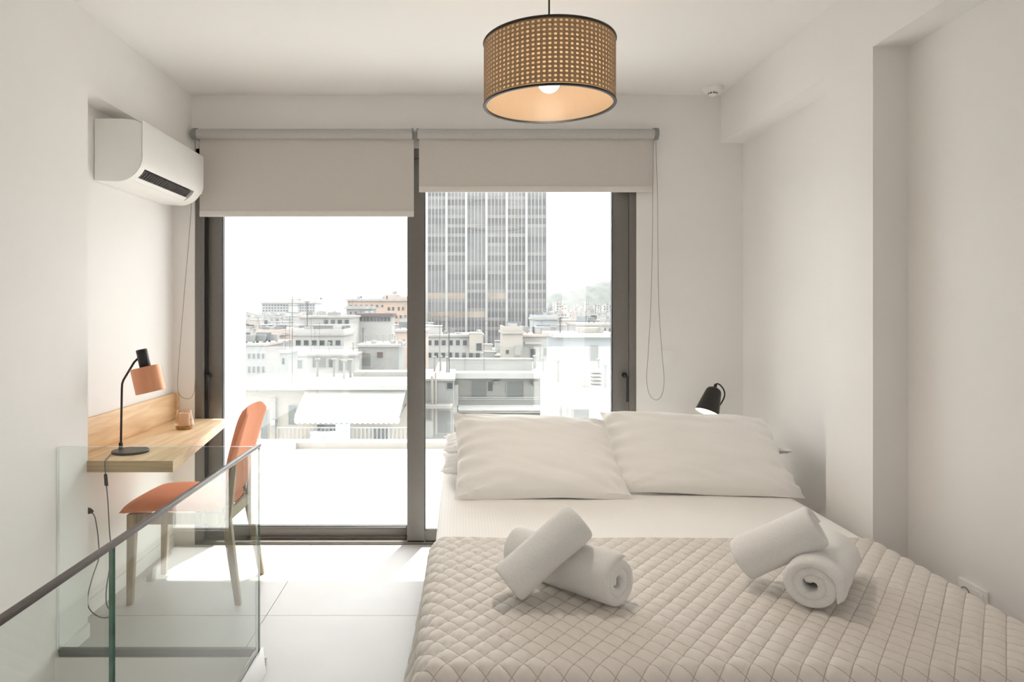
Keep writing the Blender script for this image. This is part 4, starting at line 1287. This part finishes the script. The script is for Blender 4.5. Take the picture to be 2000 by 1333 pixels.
def r2(t, X0, X1, Y, ZT, d):
    b = MB(); b.box(PX(1005, Y), PX(1017, Y), Y - .5, Y, PZ(694, Y), PZ(676, Y)); b.build('air_unit', M['c_grey'], t)
    mast(t, 1003, 630, 652, Y + 2, .05)
    mast(t, 985, 638, 652, Y + 1, .04)
building('cream plain rooftop block with an air unit right of the tower foot', 982, 1021, 652, 84, 6, 'c_cream', [(988, 684, 994, 692)], parapet=True, extras=r2)
def r2b(t, X0, X1, Y, ZT, d):
    b = MB(); b.box(PX(1024, Y), PX(1056, Y), Y - .8, Y, PZ(672, Y), PZ(668, Y)); b.build('ledge', M['c_white'], t)
    hut(t, 1048, 1062, 640, 658, Y + 1, 3, 'c_white')
building('white stepped roof block between the cream block and pale blue house', 1019, 1088, 658, 88, 8, 'c_white', [(1036, 682, 1046, 704, 'c_pane'), (1062, 680, 1074, 696, 'c_shutter')], extras=r2b, roof='c_pink')
building('pale bluish upper storey with dark recess above the stepped roofs', 1045, 1088, 625, 128, 10, 'c_blue', [(1056, 640, 1086, 655, 'c_grey'), (1062, 646, 1074, 655)], parapet=True)
def r4(t, X0, X1, Y, ZT, d):
    mast(t, 1094, 620, 652, Y + 2, .06)
    b = MB(); b.box(X0 - .5, X1, Y - .9, Y + d, PZ(659, Y), PZ(652, Y)); b.build('eaves', M['c_white'], t)
    b = MB(); b.box(PX(1135, Y + 2), PX(1180, Y + 2), Y + 2, Y + 5, PZ(650, Y + 2), PZ(641, Y + 2)); b.build('roof_shed', M['c_cream'], t)
building('large pale blue rooftop house with one tall shuttered window', 1088, 1215, 656, 66, 8, 'c_blue', [(1153, 676, 1168, 705, 'c_shutter')], extras=r4, slab=False)
building('white block with dark awning strip behind the pale blue house', 1125, 1230, 636, 120, 10, 'c_white', rows(1130, 1200, 640, 650, 5, 1, .6, .7) , parapet=False)
def r5(t, X0, X1, Y, ZT, d):
    b = MB(); b.box(PX(878, Y + 2), PX(1040, Y + 2), Y + 2, Y + 2.3, ZT, PZ(702, Y + 2)); b.box(PX(878, Y + 2), PX(1041, Y + 2), Y + 1.95, Y + 2.35, PZ(703, Y + 2), PZ(700.5, Y + 2)); b.build('roof_wall', M['c_white'], t)
    b = MB(); b.box(PX(846, Y), X1 + .5, Y - 1.3, Y, PZ(735, Y), PZ(725, Y)); b.build('eaves', M['c_white'], t)
    b = MB(); b.box(PX(893, Y), PX(1092, Y), Y - 1.6, Y - 1.45, PZ(796, Y), PZ(784, Y)); b.box(PX(893, Y), PX(1092, Y), Y - 1.6, Y, PZ(797, Y), PZ(794, Y)); b.build('balcony', M['c_white'], t)
    for yy in (777, 780.5):
        r = MB(); r.tube([W(893, yy, Y - 1.5), W(1090, yy, Y - 1.5)], .02, 5); r.build('rail_bar', M['c_frame'], t)
    b = MB(); b.hexa([W(885, 812, Y - 1.6), W(895, 812, Y - 1.6), W(895, 812, Y), W(885, 812, Y)], [W(888, 752, Y - 1.6), W(895, 752, Y - 1.6), W(895, 752, Y), W(888, 752, Y)]); b.build('divider_wall', M['c_white'], t)
    b = MB(); b.box(PX(964, Y), PX(977, Y), Y - .35, Y, PZ(751, Y), PZ(743, Y)); b.box(PX(1040, Y), PX(1050, Y), Y - .35, Y, PZ(753, Y), PZ(744, Y)); b.build('air_units', M['c_roof'], t)
    mast(t, 877, 640, 765, Y - 2, .03, False)
    b = MB(); b.box(PX(893, Y), PX(1092, Y), Y - 1.4, Y, PZ(838, Y), PZ(808, Y)); b.build('lower_balcony', M['c_white'], t)
building('long white apartment block with shaded balcony across the street', 846, 1215, 733, 36, 9, 'c_white',
         [(921, 744, 950, 776, 'c_shutter'), (953, 746, 962, 764), (990, 745, 1022, 776, 'c_shutter'), (1058, 746, 1072, 778, 'c_shutter'), (1105, 742, 1125, 752), (1132, 742, 1150, 752), (900, 815, 930, 835)], extras=r5, slab=False)
def r6(t, X0, X1, Y, ZT, d):
    b = MB()
    for k in range(4): b.box(PX(1176, Y), PX(1200, Y), Y + 1.5, Y + 2.2, ZT + .05 + k * .12, ZT + .12 + k * .12)
    b.build('louvre_stack', M['c_white'], t)
    b = MB(); b.lathe([(0, 0), (.09, 0), (.10, .35), (.06, .4), (0, .42)], W(1103, 815, Y - .1), n=12); b.build('vent_pipe', M['c_grey'], t)
    b = MB(); b.box(PX(1150, Y), PX(1165, Y), Y + 1, Y + 1.5, ZT, ZT + .3); b.build('roof_hatch', M['c_roof'], t)
building('near white roof terrace block with parapet beside the long block', 1088, 1240, 764, 21, 4.5, 'c_white', [(1120, 800, 1150, 830, 'c_shutter')], extras=r6, slab=False, clutter=2)
def r7(t, X0, X1, Y, ZT, d):
    b = MB(); b.tube([W(844, 735, Y - .4), W(844, 850, Y - .4)], .06, 8); b.tube([W(851, 728, Y - .4), W(851, 850, Y - .4)], .04, 8); b.build('drainpipes', M['c_cream'], t)
    b = MB(); b.box(PX(820, Y), PX(884, Y), Y - .9, Y, PZ(793, Y), PZ(788, Y)); b.build('balcony', M['c_roof'], t)
    b = MB(); b.box(PX(828, Y), PX(846, Y), Y - .9, Y - .3, PZ(848, Y), PZ(818, Y)); b.build('chimney_box', M['c_white'], t)
building('narrow grey side block with drainpipes and a shuttered door', 800, 886, 744, 31, 5, 'c_grey', [(855, 802, 880, 846, 'c_shutter'), (873, 742 + 6, 888 - 4, 760)], extras=r7)

# ---- hill with its summit building
hm = MB()
prof = [(1040, 600), (1055, 582), (1072, 577), (1090, 570), (1105, 571), (1112, 568), (1128, 564), (1140, 566), (1152, 559), (1165, 557), (1172, 551), (1186, 550), (1200, 553), (1225, 545), (1260, 550), (1320, 575), (1400, 604)]
nx_, ny_ = 90, 14
V, Fc = [], []
for j in range(ny_ + 1):
    q = j / ny_
    Yh = 1250 + 500 * q
    for i in range(nx_ + 1):
        x = 1040 + 360 * i / nx_
        for (xa, ya), (xb, yb) in zip(prof[:-1], prof[1:]):
            if xa <= x <= xb: y = ya + (yb - ya) * (x - xa) / (xb - xa); break
        top = PZ(y, 1500)
        bell = math.sin(PI * q) ** .7
        z = GZ + (top - GZ) * bell + 5 * noise.noise(Vector((x * .09, q * 6, 0))) * bell + 3.5 * noise.noise(Vector((x * .35, q * 16, 2))) * bell
        V.append(((x - CX) * 1500 / F, Yh, z))
for j in range(ny_):
    for i in range(nx_): Fc.append((j * (nx_ + 1) + i, j * (nx_ + 1) + i + 1, (j + 1) * (nx_ + 1) + i + 1, (j + 1) * (nx_ + 1) + i))
hm.add(V, Fc); o = hm.build('hill', M['hill'], smooth=True); struct(o, 'hazy wooded hill beyond the city')
hb = thing('hilltop_chapel', 'tiny white building on the summit of the wooded hill', 'building', W(1182, 551, 1480))
b = MB(); b.box(PX(1176, 1480), PX(1189, 1480), 1480, 1495, PZ(556, 1480), PZ(549, 1480)); b.build('wall', M['c_white'], hb)
b = MB(); b.box(PX(1178, 1480), PX(1187, 1480), 1479.6, 1480, PZ(553.5, 1480), PZ(551, 1480)); b.build('window', M['c_pane'], hb)

# ---- anonymous blocks filling the plain of the city
rnd = random.Random(21)
mats_f = ['c_white', 'c_white', 'c_cream', 'c_grey', 'c_blue', 'c_pink', 'c_cream']
count = 0
SEEN = []
for o_ in list(scn.objects):
    if o_.get('category') in ('building', 'tower') and o_.type == 'EMPTY':
        for ch in o_.children:
            if ch.name.split('.')[0] in ('wall', 'core'):
                q_ = [v.co for v in ch.data.vertices]
                SEEN.append((min(p.x for p in q_), max(p.x for p in q_), min(p.y for p in q_), max(p.y for p in q_)))
TONE = {'c_white': 'white', 'c_cream': 'cream', 'c_grey': 'grey', 'c_blue': 'bluish white', 'c_pink': 'dusty pink'}
def filler(xpx, Y, wm, zt, m, where):
    """one far block: walls, roof slab, stair hut, window openings, balconies and roof clutter"""
    X0 = PX(xpx, Y) - wm / 2; X1 = X0 + wm; ZT = zt
    d = rnd.uniform(8, 13)
    if any(X0 - .6 < q[1] and X1 + .6 > q[0] and Y - 1.4 < q[3] and Y + d + 1 > q[2] for q in SEEN): return False
    SEEN.append((X0, X1, Y, Y + d))
    b = MB(); b.box(X0, X1, Y, Y + d, GZ, ZT)
    b.box(X0 - .25, X1 + .25, Y - .35, Y + d + .2, ZT, ZT + .22, 1)
    hw = rnd.uniform(2.0, 3.4); hx = X0 + (wm - hw) * rnd.random(); hy = Y + rnd.uniform(1, 5)
    b.box(hx, hx + hw, hy, hy + 2.6, ZT + .2, ZT + rnd.uniform(1.9, 2.6)); b.box(hx - .15, hx + hw + .15, hy - .15, hy + 2.75, ZT + 2.3, ZT + 2.42, 1)
    for k in range(rnd.randint(3, 6)):
        cx_ = X0 + wm * rnd.random(); cy_ = Y + d * rnd.random() * .8; s_ = rnd.uniform(.3, .8); h = rnd.uniform(.5, 1.3)
        b.box(cx_ - s_, cx_ + s_, cy_ - .4, cy_ + .4, ZT + .2, ZT + .2 + h, rnd.choice([0, 1, 1, 2, 3]))
    for k in range(rnd.randint(1, 3)):
        cx_ = X0 + wm * rnd.random(); h = rnd.uniform(1.5, 3.6); r = .05 * max(1, Y / 260)
        b.box(cx_ - r, cx_ + r, Y + 1, Y + 1 + 2 * r, ZT + .2, ZT + h, 3); b.box(cx_ - 6 * r, cx_ + 6 * r, Y + 1, Y + 1 + r, ZT + h - .4, ZT + h - .4 + r, 3)
    n = max(2, int(wm / 2.8))
    for r in range(4):
        z = ZT - 2.5 - 3.1 * r
        if rnd.random() < .6: b.box(X0 + rnd.random() * wm * .3, X1 + .1, Y - 1.1, Y, z - 1.0, z - .05, 1)
        for k in range(n):
            xa = X0 + wm * (k + .25) / n
            if rnd.random() < .9: b.box(xa, xa + wm * rnd.uniform(.35, .6) / n, Y - .06, Y + .02, z - .3, z + 1.5, rnd.choice([2, 2, 3]))
    o = b.build('city_block', [M[m], M['c_roof'], M['c_pane'], M['c_shutter']])
    size = 'wide' if wm > 10.5 else 'narrow'
    tag(o, '%s %s flat-roofed city block %s' % (size, TONE[m], where), 'building', '%s %s city blocks %s' % (size, TONE[m], where))
    return True
def blocks(xa, xb, n, ya, yb, where, za=-8.5, zb=-2.0):
    for k in range(n):
        Y = ya * (yb / ya) ** ((k + rnd.random()) / n)
        for tries in range(10):
            w_ = where if Y < 330 else where.replace('seen', 'far off').replace('close', 'farther off')
            if filler(xa + (xb - xa) * rnd.random(), Y, rnd.uniform(8, 14), rnd.uniform(za, zb), rnd.choice(mats_f), w_): break
blocks(440, 815, 120, 165, 900, 'seen behind the awning block', -9, -2.6)
blocks(1060, 1260, 85, 150, 1000, 'seen behind the pale blue rooftop house', -8, -1.5)
blocks(830, 1060, 12, 130, 210, 'at the foot of the glass tower', -12, -8)
# blocks climbing the slope under the hill
for k in range(45):
    Y = rnd.uniform(800, 1150)
    filler(rnd.uniform(1068, 1250), Y, rnd.uniform(5, 9), PZ(rnd.uniform(590, 608), Y), rnd.choice(mats_f), 'climbing towards the wooded hill')

# ================================================================= HAZE over the city
hz = bpy.data.materials.new('city_haze'); hz.use_nodes = True
nt = hz.node_tree; nt.nodes.remove(nt.nodes['Principled BSDF'])
vsn = nt.nodes.new('ShaderNodeVolumeScatter')
vsn.inputs['Color'].default_value = (0.97, 0.985, 1.0, 1)
vsn.inputs['Density'].default_value = 0.00022
vsn.inputs['Anisotropy'].default_value = 0.25
nt.links.new(vsn.outputs[0], nt.nodes['Material Output'].inputs['Volume'])
b = MB(); b.box(-420, 420, 12, 330, GZ + .5, 130)
o = b.build('haze', hz); o['kind'] = 'stuff'; o['label'] = 'bright summer haze over the city'
